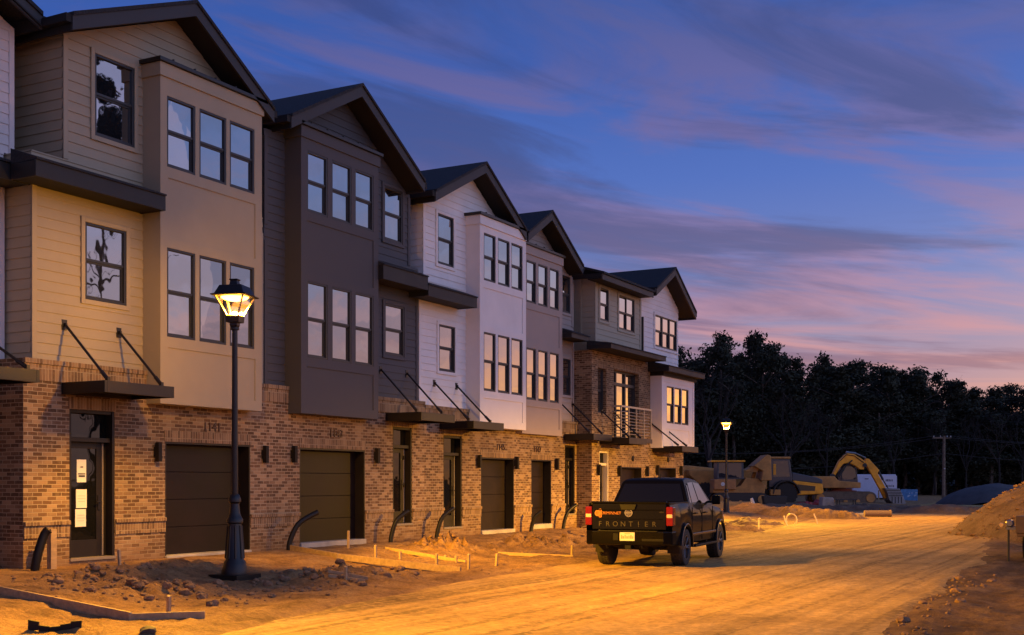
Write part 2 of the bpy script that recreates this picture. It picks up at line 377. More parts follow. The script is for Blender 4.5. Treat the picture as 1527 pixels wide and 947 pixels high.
def gable(par, L, P, Rr, out, back=-9.5):
    """roof over a gable front: L, P, Rr = (y, z) of the eaves and the peak"""
    t = .07
    r = MB()
    for A, B in ((L, P), (P, Rr)):
        r.hexa([(X(back), A[0], A[1] - t), (X(out + .05), A[0], A[1] - t), (X(out + .05), B[0], B[1] - t), (X(back), B[0], B[1] - t),
                (X(back), A[0], A[1]), (X(out + .05), A[0], A[1]), (X(out + .05), B[0], B[1]), (X(back), B[0], B[1])])
    o = r.build('roof', SHINGLE, par)
    k = MB(); w = .24
    for A, B in ((L, P), (P, Rr)):
        k.hexa([(X(out - .03), A[0], A[1] - t - w), (X(out + .02), A[0], A[1] - t - w), (X(out + .02), B[0], B[1] - t - w), (X(out - .03), B[0], B[1] - t - w),
                (X(out - .03), A[0], A[1] - t - .002), (X(out + .02), A[0], A[1] - t - .002), (X(out + .02), B[0], B[1] - t - .002), (X(out - .03), B[0], B[1] - t - .002)])
    k.build('rake_board', FASCIA, o)
    s = MB()
    for A, B in ((L, P), (P, Rr)):
        z = t + w - .03
        s.hexa([(X(-.15), A[0], A[1] - z), (X(out - .032), A[0], A[1] - z), (X(out - .032), B[0], B[1] - z), (X(-.15), B[0], B[1] - z),
                (X(-.15), A[0], A[1] - z + .03), (X(out - .032), A[0], A[1] - z + .03), (X(out - .032), B[0], B[1] - z + .03), (X(-.15), B[0], B[1] - z + .03)])
    s.build('soffit', SOFFIT, o)
    for A, sg in ((L, 1), (Rr, -1)):
        e = MB(); y = sorted((A[0] + sg * .005, A[0] + sg * .05)); e.box(X(back), X(out - .034), y[0], y[1], A[1] - t - w, A[1] - t - .004)
        y = sorted((A[0] - sg * .12, A[0] - sg * .002)); e.box(X(back), X(out), y[0], y[1], A[1] - t - .12, A[1] - t + .02)   # gutter
        e.build('gutter', SOFFIT, o)
    return o
def midroof(par, y0, y1, zb, zt, out, d=-.1, rise=.22, left=True):
    r = MB()
    r.hexa([(X(d), y0, zt - .04), (X(out + .03), y0, zt - .03), (X(out + .03), y1, zt - .03), (X(d), y1, zt - .04),
            (X(d), y0, zt + rise), (X(out + .03), y0, zt), (X(out + .03), y1, zt), (X(d), y1, zt + rise)])
    o = r.build('lower_roof', SHINGLE, par)
    f = MB(); f.box(X(out - .04), X(out), y0, y1, zb, zt - .032); f.box(X(d), X(out - .042), y0, y0 + .04, zb, zt - .042); f.box(X(d), X(out - .042), y1 - .04, y1, zb, zt - .042)
    f.build('fascia', mat('fascia_dark', (.010, .0092, .0098), .6, var=.12), o)
    s = MB(); s.box(X(d), X(out - .042), y0 + .042, y1 - .042, zb + .01, zb + .04); s.build('soffit', SOFFIT, o)
    return o
def number(par, d, y, z, body, size=.25):
    M = Matrix.Translation((X(d + .012), y, z)) @ Matrix.Rotation(R(90), 4, 'Z') @ Matrix.Rotation(R(90), 4, 'X')
    p = par; text('house_number', body, size, mat('bronze_number', (.05, .02, .012), .5), par, M, .012, off=OFFS[par.name], font_space=1.05)

def lim_fn(y0, y1, L, P, Rr, drop):
    def f(z):
        z2 = z + drop
        a, b = y0, y1
        if z2 > L[1]: a = max(a, L[0] + (P[0] - L[0]) * (z2 - L[1]) / (P[1] - L[1]))
        if z2 > Rr[1]: b = min(b, Rr[0] - (Rr[0] - P[0]) * (z2 - Rr[1]) / (P[1] - Rr[1]))
        if a > b: a = b = (a + b) / 2
        return a, b
    return f
def kink(yw, A, P, drop): return A[1] + (P[1] - A[1]) * (yw - A[0]) / (P[0] - A[0]) - drop

def belt(par, d, spans, z0=.79, z1=1.07):
    for a, b in spans:
        s = MB(); r = MB(); s.box(X(d), X(d + .02), a, b, z0, z1 - .075); r.box(X(d), X(d + .05), a, b, z1 - .073, z1)
        o = s.build('belt_course', SOLDIER, par); r.build('rowlock_cap', SOLDIER, o, bevel=.008)

def townhouse(label, D, y0, y1, col, dr, gr, by, bd, bcols, win, up, lo, gab, mid, can, lights, num, dz=0, door_kw={}, zb=3.8, upw=None, low=None, bay_z=(3.2, 9.5), body_z=9.0, back_sides=True, numy=None, groundz=.0):
    h = root('townhouse', (FX, (y0 + y1) / 2, 0), label, 'house', 'townhouses in the row')
    h0 = h
    # brick storey
    b = MB(); holes = [(dr[0], dr[1], dr[2], dr[3]), (gr[0], gr[1], gr[2], gr[3])]
    sheet(b, D, y0, y1, -.3, zb, holes, deep=.3)
    for y in (y0, y1): b.quad((X(D - 9), y, -.3), (X(D), y, -.3), (X(D), y, zb), (X(D - 9), y, zb))
    b.quad((X(D), y0, zb), (X(D), y1, zb), (X(D - .12), y1, zb), (X(D - .12), y0, zb))
    b.build('brick_wall', BRICK, h)
    c = MB(); byb = by
    spans = [(y0, y1)]
    for a, e in ((y0 + .003, by[0] - .01), (by[1] + .01, y1 - .003)):
        if e - a > .1:
            c = MB(); c.box(X(D), X(D + .018), a, e, zb - .36, zb - .082); c.box(X(D - .11), X(D + .04), a, e, zb - .08, zb + .004); c.build('coping_course', SOLDIER, h, bevel=.004)
    for q in (gr, dr):
        s = MB(); s.box(X(D), X(D + .012), q[0] - .02, q[1] + .02, q[3] + .004, q[3] + .215); s.build('soldier_course', SOLDIER, h)
    hs = sorted([(dr[0], dr[1]), (gr[0], gr[1])]); sp = [(y0 + .004, hs[0][0] - .004), (hs[0][1] + .004, hs[1][0] - .004), (hs[1][1] + .004, y1 - .004)]
    belt(h, D, [q for q in sp if q[1] - q[0] > .05])
    garage(h, D, *gr); door(h, D, *dr, **door_kw)
    # siding storeys
    ds = D - .1
    w_up = [(win[0], win[1], up[0], up[1])] if win else []; w_lo = [(win[2], win[3], lo[0], lo[1])] if win else []
    s = MB(); zl = mid[1]
    siding(s, ds, low[0], low[1], zb - .1, zl + .3, w_lo)
    L, P, Rr = gab; drop = .30
    f = lim_fn(upw[0], upw[1], L, P, Rr, drop)
    kk = [kink(upw[0], L, P, drop), kink(upw[1], Rr, P, drop), P[1] - drop, L[1] - drop, Rr[1] - drop]
    siding(s, ds, upw[0], upw[1], zl + .3, P[1] - drop - .01, w_up, lim=f, kinks=[k for k in kk if zl + .3 < k < P[1] - drop - .01])
    # side returns and body
    for (yy, sg, za, zz) in ((low[0], -1, zb - .1, zl + .3), (upw[0], -1, zl + .3, kink(upw[0], L, P, drop)), (low[1], 1, zb - .1, zl + .3), (upw[1], 1, zl + .3, kink(upw[1], Rr, P, drop))):
        siding(s, 0, D - 9, ds - .0, za, zz, mp=lambda u, o, z, yy=yy, sg=sg: (X(u), yy + sg * o, z))
    s.build('siding', col, h)
    t = MB()
    for yy in low: t = MB(); t.box(X(ds), X(ds + .03), min(yy, yy + (.1 if yy == low[0] else -.1)), max(yy, yy + (.1 if yy == low[0] else -.1)), zb + .006, zl - .03); t.build('corner_trim', col, h)
    for i, yy in enumerate(upw):
        zz = kink(yy, (L, Rr)[i], P, drop) - .01; t = MB(); t.box(X(ds), X(ds + .03), min(yy, yy + (.1, -.1)[i]), max(yy, yy + (.1, -.1)[i]), zl + .31, zz); t.build('corner_trim', col, h)
    gable(h, L, P, Rr, gab_out(D))
    midroof(h, mid[2], mid[3], mid[0], mid[1], D + .5, ds)
    bay(h, col_bay(col), by[0], by[1], D + bd, bay_z[0], bay_z[1], bcols, up_b(up), lo_b(lo, dz), base_d=ds)
    if win:
        window(h, ds + .016, win[0], win[1], up[0], up[1], trim=col); window(h, ds + .016, win[2], win[3], lo[0], lo[1], trim=col)
    awning(h, D, *can)
    for q in lights: wall_light(h, D, q[0], q[1])
    if num: number(h, D, num[1], num[2], num[0])
    return h
def gab_out(D): return D + .42
def col_bay(m): return MATS[m.name + '_panel']
UPB = LOB = None
def up_b(u): return UPB
def lo_b(l, dz): return LOB
def sidings(name, c, pc=None):
    m = mat(name, c, .7, var=.06, vscale=1.2, bump=.05, bscale=50)
    mat(name + '_panel', pc or c, .75, var=.05, vscale=.9, bump=.10, bscale=120)
    return m
BEIGE = sidings('beige_siding', (.35, .29, .195)); CHAR = sidings('charcoal_siding', (.062, .060, .066)); WHITE = sidings('white_siding', (.74, .71, .69)); TAUPE = sidings('taupe_siding', (.34, .28, .245))
OLIVE = sidings('olive_siding', (.36, .32, .235)); LILAC = sidings('offwhite_siding', (.72, .68, .66)); PEARL = sidings('pearl_siding', (.66, .60, .58))

# h0: only its right end is in the frame; it stands 0.6 m further back
UPB, LOB = (7.6, 8.92), (4.44, 6.1)
townhouse('pearl sided townhouse cut off by the left edge, set back from its neighbour', -.62, 8.0, 13.80, PEARL,
    dr=(12.0, 13.0, .4, 3.0), gr=(8.9, 11.35, .33, 2.5), by=(8.5, 11.4), bd=.35, bcols=[(8.72, 9.47), (9.58, 10.33), (10.44, 11.19)],
    win=(12.3, 13.2, 12.2, 13.1), up=(7.75, 9.2), lo=(4.85, 6.25), gab=((8.2, 9.5), (11.3, 11.1), (14.35, 9.75)), mid=(6.72, 7.03, 11.6, 14.1),
    can=(11.7, 13.26, [(12.0, -.7), (13.1, -.7)], 3.5, 4.4, 1.66), lights=[(11.7, 2.3)], num=None, upw=(8.3, 14.2), low=(8.1, 14.0))
townhouse('beige townhouse with three paper notices on its dark front door', 0, 13.81, 20.0, BEIGE,
    dr=(14.77, 15.80, .40, 3.0), gr=(17.05, 19.48, .33, 2.5), by=(16.57, 19.43), bd=.35, bcols=[(16.74, 17.49), (17.60, 18.36), (18.46, 19.2)],
    win=(15.40, 16.34, 15.18, 16.14), up=(7.90, 9.36), lo=(4.96, 6.32), gab=((14.45, 9.68), (17.42, 10.92), (19.72, 9.50)), mid=(6.72, 7.02, 13.64, 16.55),
    can=(14.58, 16.2, [(14.74, -.1), (15.98, -.1)]), lights=[(16.80, 2.30), (19.88, 2.32)], num=('1141', 18.33, 2.82), upw=(14.71, 19.78), low=(14.05, 19.98), bay_z=(3.19, 9.5), door_kw=dict(papers=True))
townhouse('charcoal sided townhouse with dark bay between the beige and the white house', 0, 20.003, 26.2, CHAR,
    dr=(24.76, 25.63, .70, 3.1), gr=(21.11, 23.58, .39, 2.49), by=(20.72, 23.63), bd=.35, bcols=[(20.93, 21.66), (21.81, 22.55), (22.69, 23.43)],
    win=(24.49, 25.30, 24.52, 25.37), up=(7.67, 8.98), lo=(4.86, 6.11), gab=((20.28, 9.53), (22.85, 10.92), (25.54, 9.29)), mid=(6.53, 6.89, 23.62, 25.59),
    can=(24.42, 25.98, [(24.36, -.1), (25.52, -.1)], 3.42, 4.46), lights=[(20.84, 2.34), (23.99, 2.37)], num=('1143', 22.43, 2.84), upw=(20.02, 25.66), low=(20.02, 26.04), bay_z=(3.22, 9.42), door_kw=dict(hinge=True))
UPB, LOB = (7.26, 8.56), (4.24, 5.85)
townhouse('white townhouse with white bay, next to the charcoal house', 0, 26.203, 31.2, WHITE,
    dr=(27.14, 28.1, .54, 2.97), gr=(29.13, 31.08, .38, 2.43), by=(28.46, 31.17), bd=.35, bcols=[(28.68, 29.35), (29.48, 30.17), (30.27, 30.96)],
    win=(26.97, 27.78, 27.03, 27.85), up=(7.48, 8.80), lo=(4.67, 5.89), gab=((26.05, 9.17), (28.66, 10.48), (31.05, 9.07)), mid=(6.40, 6.70, 25.61, 28.05),
    can=(26.92, 28.54, [(26.82, -.1), (27.95, -.1)], 3.32, 4.32), lights=[(28.92, 2.31), (31.13, 2.30)], num=('1145', 30.25, 2.73), upw=(26.27, 31.0), low=(26.07, 31.18), zb=3.72, bay_z=(3.25, 9.0))
UPB, LOB = (7.05, 8.29), (4.18, 5.71)
townhouse('taupe townhouse squeezed between the white house and the brick fronted house', 0, 31.203, 35.38, TAUPE,
    dr=(34.5, 35.24, .73, 2.91), gr=(32.18, 33.53, .46, 2.42), by=(31.22, 33.90), bd=.2, bcols=[(31.49, 32.11), (32.25, 32.88), (33.03, 33.66)],
    win=(34.46, 35.05, 34.50, 35.07), up=(7.14, 8.31), lo=(4.52, 5.67), gab=((31.15, 9.05), (32.72, 9.97), (34.95, 8.66)), mid=(6.25, 6.42, 33.95, 35.3),
    can=(34.40, 35.84, [(34.3, -.1), (35.25, -.1)], 3.26, 4.25), lights=[(33.80, 2.3)], num=('1147', 32.56, 2.72), upw=(31.2, 35.3), low=(31.21, 35.34), zb=3.68, bay_z=(3.17, 8.72), door_kw=dict(hinge=True))

# h5: brick two storeys high with a balcony, flat eave over olive siding
def house_brick():
    D = .53
    h = root('townhouse', (FX, 37.6, 0), 'brick fronted townhouse with a railed balcony and olive top storey', 'house', 'townhouses in the row')
    y0, y1 = 35.395, 40.40
    b = MB(); holes = [(35.99, 36.74, .6, 2.76), (37.69, 39.63, .45, 2.26), (35.87, 36.56, 4.0, 5.46), (37.18, 39.38, 3.22, 5.52)]
    sheet(b, D, y0, y1, -.3, 6.0, holes, deep=.3)
    for y in (y0, y1): b.quad((X(-9), y, -.3), (X(D), y, -.3), (X(D), y, 6.0), (X(-9), y, 6.0))
    b.build('brick_wall', BRICK, h)
    for a in holes: s = MB(); s.box(X(D), X(D + .012), a[0] - .02, a[1] + .02, a[3] + .004, a[3] + .215); s.build('soldier_course', SOLDIER, h)
    belt(h, D, [(y0 + .004, 35.98), (36.75, 37.68), (39.64, y1 - .004)])
    garage(h, D, 37.69, 39.63, .45, 2.26); door(h, D, 35.99, 36.74, .6, 2.76, white=True)
    w = window(h, D - .13, 35.87, 36.56, 4.0, 5.46)
    # balcony door
    f = MB(); ring(f, X(D - .25), X(D - .15), 37.18, 39.38, 3.22, 5.52, .06)
    f.box(X(D - .25), X(D - .14), 37.24, 39.32, 5.02, 5.12)
    for y in (37.72, 38.52): f.box(X(D - .245), X(D - .155), y - .045, y + .045, 3.28, 5.46)
    o = f.build('balcony_door', FRAME, h)
    g = MB(); g.quad((X(D - .21), 37.2, 3.25), (X(D - .21), 39.3, 3.25), (X(D - .21), 39.3, 5.5), (X(D - .21), 37.2, 5.5)); g.build('pane', GLASS, o)
    # balcony
    s = MB(); s.box(X(D + .002), X(D + .36), 36.95, 39.75, 3.1, 3.24)
    o = s.build('balcony', mat('balcony_bronze', (.06, .048, .04), .5, .2), h, bevel=.006)
    r = MB(); rm = mat('rail_metal', (.42, .36, .28), .4, .4)
    for z in (4.27,): r.box(X(D + .30), X(D + .35), 37.0, 39.7, z - .03, z + .03); [r.box(X(D + .0), X(D + .30), y - .02, y + .02, z - .03, z + .03) for y in (37.0, 39.7)]
    for y in (37.0, 37.68, 38.35, 39.03, 39.7): r.box(X(D + .305), X(D + .345), y - .02, y + .02, 3.24, 4.24)
    for k in range(8):
        z = 3.36 + k * .105; r.tube([(X(D + .325), 37.0, z), (X(D + .325), 39.7, z)], .011, 6)
        for y in (37.0, 39.7): r.tube([(X(D), y, z), (X(D + .325), y, z)], .011, 6)
    r.build('railing', rm, o)
    # top storey
    ds = D - .1
    s = MB(); wins = [(36.21, 36.90, 7.06, 8.13), (37.77, 39.14, 6.94, 8.1)]
    siding(s, ds, 35.84, 39.80, 5.95, 8.5, wins)
    siding(s, 0, -9, ds, 5.95, 8.5, mp=lambda u, o, z: (X(u), 35.84 - o, z))
    s.build('siding', OLIVE, h)
    for q in ((ds, ds + .03, 35.84, 35.93, 8.4), (ds, ds + .03, 39.68, 39.79, 8.2), (-.1, -.02, 35.80, 35.835, 8.4)): t = MB(); t.box(X(q[0]), X(q[1]), q[2], q[3], 6.3, q[4]); t.build('corner_trim', OLIVE, h)
    window(h, ds + .016, *wins[0][:2], *wins[0][2:], trim=OLIVE); window(h, ds + .016, *wins[1][:2], *wins[1][2:], trim=OLIVE, mull=True)
    d = MB(); d.box(X(ds), X(ds + .08), 39.83, 39.90, 6.4, 7.6); d.build('downspout', FRAME, h)
    # flat eave roof sloping up to the back
    o_ = D + .42; L, Rr = 35.3, 39.72
    r = MB(); r.hexa([(X(-9), L, 11.3), (X(o_ + .05), L, 8.40), (X(o_ + .05), Rr, 8.40), (X(-9), Rr, 11.3), (X(-9), L, 11.4), (X(o_ + .05), L, 8.47), (X(o_ + .05), Rr, 8.47), (X(-9), Rr, 11.4)])
    o = r.build('roof', SHINGLE, h)
    f = MB(); f.box(X(o_ - .04), X(o_), L, Rr, 8.22, 8.395); f.build('fascia', FASCIA, o)
    f = MB(); f.box(X(ds), X(o_ - .042), L, Rr, 8.24, 8.27); f.box(X(ds - .6), X(o_ - .042), L, L + .04, 8.28, 8.42); f.build('soffit', SOFFIT, o)
    midroof(h, 35.22, 40.06, 6.0, 6.17, D + .75, ds, rise=.12)
    awning(h, D, 36.0, 37.5, [(36.2, D), (37.2, D)], 3.18, 4.03)
    for y, z in ((35.80, 2.14), (37.5, 2.12), (40.0, 2.13)): wall_light(h, D, y, z)
    m = MB(); m.lathe([(.09, 0), (.10, .03), (.05, .05)], 12, (X(D), 38.8, 2.56), 'x'); m.build('round_vent', BLACKM, h)
    # ---- end house
    g = root('townhouse', (FX, 42.3, 0), 'offwhite end townhouse farthest down the row, with a low white bay', 'house', 'townhouses in the row')
    y0, y1 = 40.403, 43.86
    b = MB(); sheet(b, D, y0, y1, -.3, 5.9, [(41.2, 43.06, .45, 2.28)], deep=.3)
    for y in (y0, y1): b.quad((X(-9), y, -.3), (X(D), y, -.3), (X(D), y, 5.9), (X(-9), y, 5.9))
    b.build('brick_wall', BRICK, g); belt(g, D, [(y0 + .004, 41.19), (43.07, y1 - .004)])
    s = MB(); s.box(X(D), X(D + .012), 41.18, 43.08, 2.284, 2.495); s.build('soldier_course', SOLDIER, g)
    garage(g, D, 41.2, 43.06, .45, 2.28)
    for y in (41.0, 43.45): wall_light(g, D, y, 2.18)
    m = MB(); m.lathe([(.09, 0), (.10, .03), (.05, .05)], 12, (X(D), 42.2, 2.57), 'x'); m.build('round_vent', BLACKM, g)
    L, P, Rr = (39.95, 8.64), (41.85, 9.64), (44.1, 8.28); drop = .30
    s = MB(); lf = lim_fn(39.802, 43.55, L, P, Rr, drop)
    wn = (41.1, 43.32, 6.69, 7.84)
    kk = [kink(43.55, Rr, P, drop), L[1] - drop, Rr[1] - drop]
    siding(s, ds, 39.802, 43.55, 5.85, P[1] - drop - .01, [wn], lim=lf, kinks=[k for k in kk if 5.85 < k < 9.3])
    siding(s, 0, -9, ds, 5.85, kink(43.55, Rr, P, drop), mp=lambda u, o, z: (X(u), 43.55 + o, z))
    s.build('siding', LILAC, g)
    gable(g, L, P, Rr, D + .42)
    w3 = (wn[1] - wn[0]) / 3
    for k in range(3): window(g, ds + .016, wn[0] + k * w3 + .003, wn[0] + (k + 1) * w3 - .003, wn[2], wn[3])
    t = MB(); ring(t, X(ds + .006), X(ds + .042), wn[0] - .09, wn[1] + .09, wn[2] - .09, wn[3] + .09, .088); t.build('casing', LILAC, g)
    # bay on the middle storey
    ya, yb, bd, z0, z1 = 40.46, 43.86, .95, 2.97, 5.55
    cols = [(41.0 + k * .78, 41.0 + k * .78 + .72) for k in range(3)]
    hol = [(a, c, 3.88, 5.22) for a, c in cols]
    b = MB(); fld = [(ya + .5, yb - .5, z0 + .22, 3.66)]
    sheet(b, bd, ya, yb, z0, z1, hol + fld, deep=.022)
    q = fld[0]; b.quad((X(bd - .022), q[0], q[2]), (X(bd - .022), q[1], q[2]), (X(bd - .022), q[1], q[3]), (X(bd - .022), q[0], q[3]))
    for y in (ya, yb): b.quad((X(D), y, z0), (X(bd), y, z0), (X(bd), y, z1), (X(D), y, z1))
    b.quad((X(D), ya, z0), (X(bd), ya, z0), (X(bd), yb, z0), (X(D), yb, z0))
    b.box(X(bd), X(bd + .02), ya, ya + .14, z0, z1); b.box(X(bd), X(bd + .02), yb - .14, yb, z0, z1); b.box(X(bd), X(bd + .02), ya + .142, yb - .142, z1 - .2, z1)
    b.build('bay', MATS['offwhite_siding_panel'], g)
    for a, c in cols: window(g, bd - .02, a, c, 3.88, 5.22)
    midroof(g, ya - .25, yb + .2, 5.68, 5.88, bd + .38, D, rise=.2)
    f = MB(); f.box(X(D), X(bd + .1), ya - .03, yb + .03, 5.552, 5.685); f.build('frieze', SOFFIT, g)
    awning(g, D, 40.62, 42.3, [(40.44, D), (41.3, D)], 3.03, 3.85, 1.15)
house_brick()

# ------------------------------------------------------------------ ground and road
def fbm(x, y, s, o=4): return noise.fractal(Vector((x * s, y * s, 3.3)), .9, 2.1, o)
def lerpt(v, tab):
    if v <= tab[0][0]: return tab[0][1]
    for (a, p), (b, q) in zip(tab, tab[1:]):
        if v <= b: return p + (q - p) * (v - a) / (b - a)
    return tab[-1][1]
EDGE = [(0, -6.5), (5, -8.1), (10.5, -9.35), (13.7, -9.95), (18, -10.55), (23, -10.85), (30, -11.1), (36, -11.6), (44, -12.6), (56, -14.2), (70, -15), (130, -18), (600, -40)]
REDGE = [(0, -1.5), (14, -2.7), (20, -3.05), (30, -3.6), (40, -4.6), (56, -6.5), (70, -6.5), (130, -8), (600, -20)]
def edge_l(y): return lerpt(y, EDGE) + .16 * noise.noise(Vector((y * .8, 1.2, 0))) + .05 * noise.noise(Vector((y * 4, 7, 0)))
def edge_r(y): return lerpt(y, REDGE) + .35 * noise.noise(Vector((y * .35, 5.2, 0))) + .1 * noise.noise(Vector((y * 2, 9, 0)))
def ss(a, b, v):
    t = min(1, max(0, (v - a) / (b - a))); return t * t * (3 - 2 * t)
MOUNDS = [(-12.35, 16.7, .95, 1.5, .22), (-14.3, 13.6, .5, 1.3, .16), (-14.9, 15.6, .6, 1.1, .12), (-12.9, 13.2, .6, .9, .12), (-14.5, 23.8, .8, .9, .32), (-13.9, 27.4, .9, 1.6, .30), (-12.8, 12.0, .5, 1.5, .07), (-13.45, 15.3, .55, .6, -.10)]
def height(x, y, el, er):
    if x < el:
        w = el - x
        base = .045 * ss(0, .25, w) + .24 * ss(1.8, 5.4, w)
        rough = ss(0, .5, w) * (1 - .65 * ss(4.2, 5.2, w))
        h = base + rough * (.045 * fbm(x, y, 1.1) + .035 * abs(fbm(x + 9, y, 4.5, 4)) + .02 * fbm(x, y + 5, 9, 2))
        for mx, my, sx, sy, a in MOUNDS:
            d = ((x - mx) / sx) ** 2 + ((y - my) / sy) ** 2
            if d < 6: h += a * math.exp(-d) * (.6 + 1.0 * max(-.4, fbm(x + 4, y, 4.5, 5)) + .35 * fbm(x, y + 3, 12, 2))
        if y > 60: h *= .6
        return h
    if x < er:
        e = min(x - el, er - x)
        return .016 * fbm(x, y * .3, 1.2) + .010 * fbm(x, y * .6, 5, 4) * ss(0, .6, e) - .02 * ss(.1, .5, e) + .02
    w = x - er
    h = .055 * math.exp(-((w - .35) / .3) ** 2) * (.6 + .8 * fbm(x, y, 2.5, 4)) + ss(0, 1, w) * (.06 * fbm(x, y * .5, .9) + .045 * fbm(x, y, 4, 4))
    return h
def axis(parts):
    o = []
    for a, b, st in parts:
        n = max(1, round((b - a) / st)); o += [a + (b - a) * k / n for k in range(n)]
    return o + [parts[-1][1]]
def ground():
    ys = axis([(-60, 0, 6), (0, 9, .3), (9, 30, .075), (30, 46, .15), (46, 75, .35), (75, 140, 1.6), (140, 700, 40)])
    us = axis([(-420, -40, 40), (-40, -12, 3), (-12, -6.2, .5), (-6.2, 0, .075)])
    vs = axis([(0, 1, .012)]); ws = axis([(0, 5, .1), (5, 40, 2.5), (40, 420, 40)])
    V = []; nc = len(us) + len(vs) - 1 + len(ws) - 1
    for y in ys:
        el, er = edge_l(y), edge_r(y)
        xs = [el + u for u in us] + [el + (er - el) * v for v in vs[1:]] + [er + w for w in ws[1:]]
        for x in xs: V.append((x, y, height(x, y, el, er)))
    a, b = len(us) - 1, len(us) + len(vs) - 2
    FG, FR = [], []
    for j in range(len(ys) - 1):
        for i in range(nc - 1):
            q = (j * nc + i, j * nc + i + 1, (j + 1) * nc + i + 1, (j + 1) * nc + i)
            (FR if a <= i < b else FG).append(q)
    def emit(name, F, m):
        used = sorted({i for f in F for i in f}); ix = {k: n for n, k in enumerate(used)}
        me = bpy.data.meshes.new(name); me.from_pydata([V[k] for k in used], [], [tuple(ix[i] for i in f) for f in F])
        me.polygons.foreach_set('use_smooth', [True] * len(me.polygons)); me.materials.append(m)
        o = bpy.data.objects.new(name, me); COL.objects.link(o); o['kind'] = 'structure'; return o
    emit('ground', FG, dirt_mat('clay_dirt', (.15, .078, .032), (.33, .185, .075), (.45, .275, .12), 1.6, .9))
    emit('road', FR, dirt_mat('packed_dirt', (.34, .205, .07), (.53, .325, .11), (.60, .385, .145), .55, .6, road=True))
def ruts(n, l, tc, out):
    """narrow tyre marks pressed into the dirt along the road"""
    for sc, rot, lo, amt in (((3.4, .035, 1), -5, .60, .62), ((5.2, .05, 1), -1, .62, .72)):
        mp = n.new('ShaderNodeMapping'); mp.inputs['Scale'].default_value = sc; mp.inputs['Rotation'].default_value = (0, 0, R(rot)); l.new(tc.outputs['Object'], mp.inputs['Vector'])
        t = n.new('ShaderNodeTexNoise'); t.inputs['Scale'].default_value = 1.0; t.inputs['Detail'].default_value = 3; l.new(mp.outputs['Vector'], t.inputs['Vector'])
        r = n.new('ShaderNodeMapRange'); r.inputs['From Min'].default_value = lo - .05; r.inputs['From Max'].default_value = lo + .02; r.inputs['To Min'].default_value = 1; r.inputs['To Max'].default_value = amt; l.new(t.outputs['Fac'], r.inputs['Value'])
        w = n.new('ShaderNodeTexNoise'); w.inputs['Scale'].default_value = 9; w.inputs['Detail'].default_value = 4; l.new(tc.outputs['Object'], w.inputs['Vector'])
        k = n.new('ShaderNodeMapRange'); k.inputs['From Min'].default_value = .38; k.inputs['From Max'].default_value = .52; l.new(w.outputs['Fac'], k.inputs['Value'])
        m = n.new('ShaderNodeMix'); m.data_type = 'RGBA'; m.blend_type = 'MULTIPLY'; l.new(k.outputs['Result'], m.inputs['Factor']); l.new(out, m.inputs['A']); l.new(r.outputs['Result'], m.inputs['B']); out = m.outputs['Result']
    return out
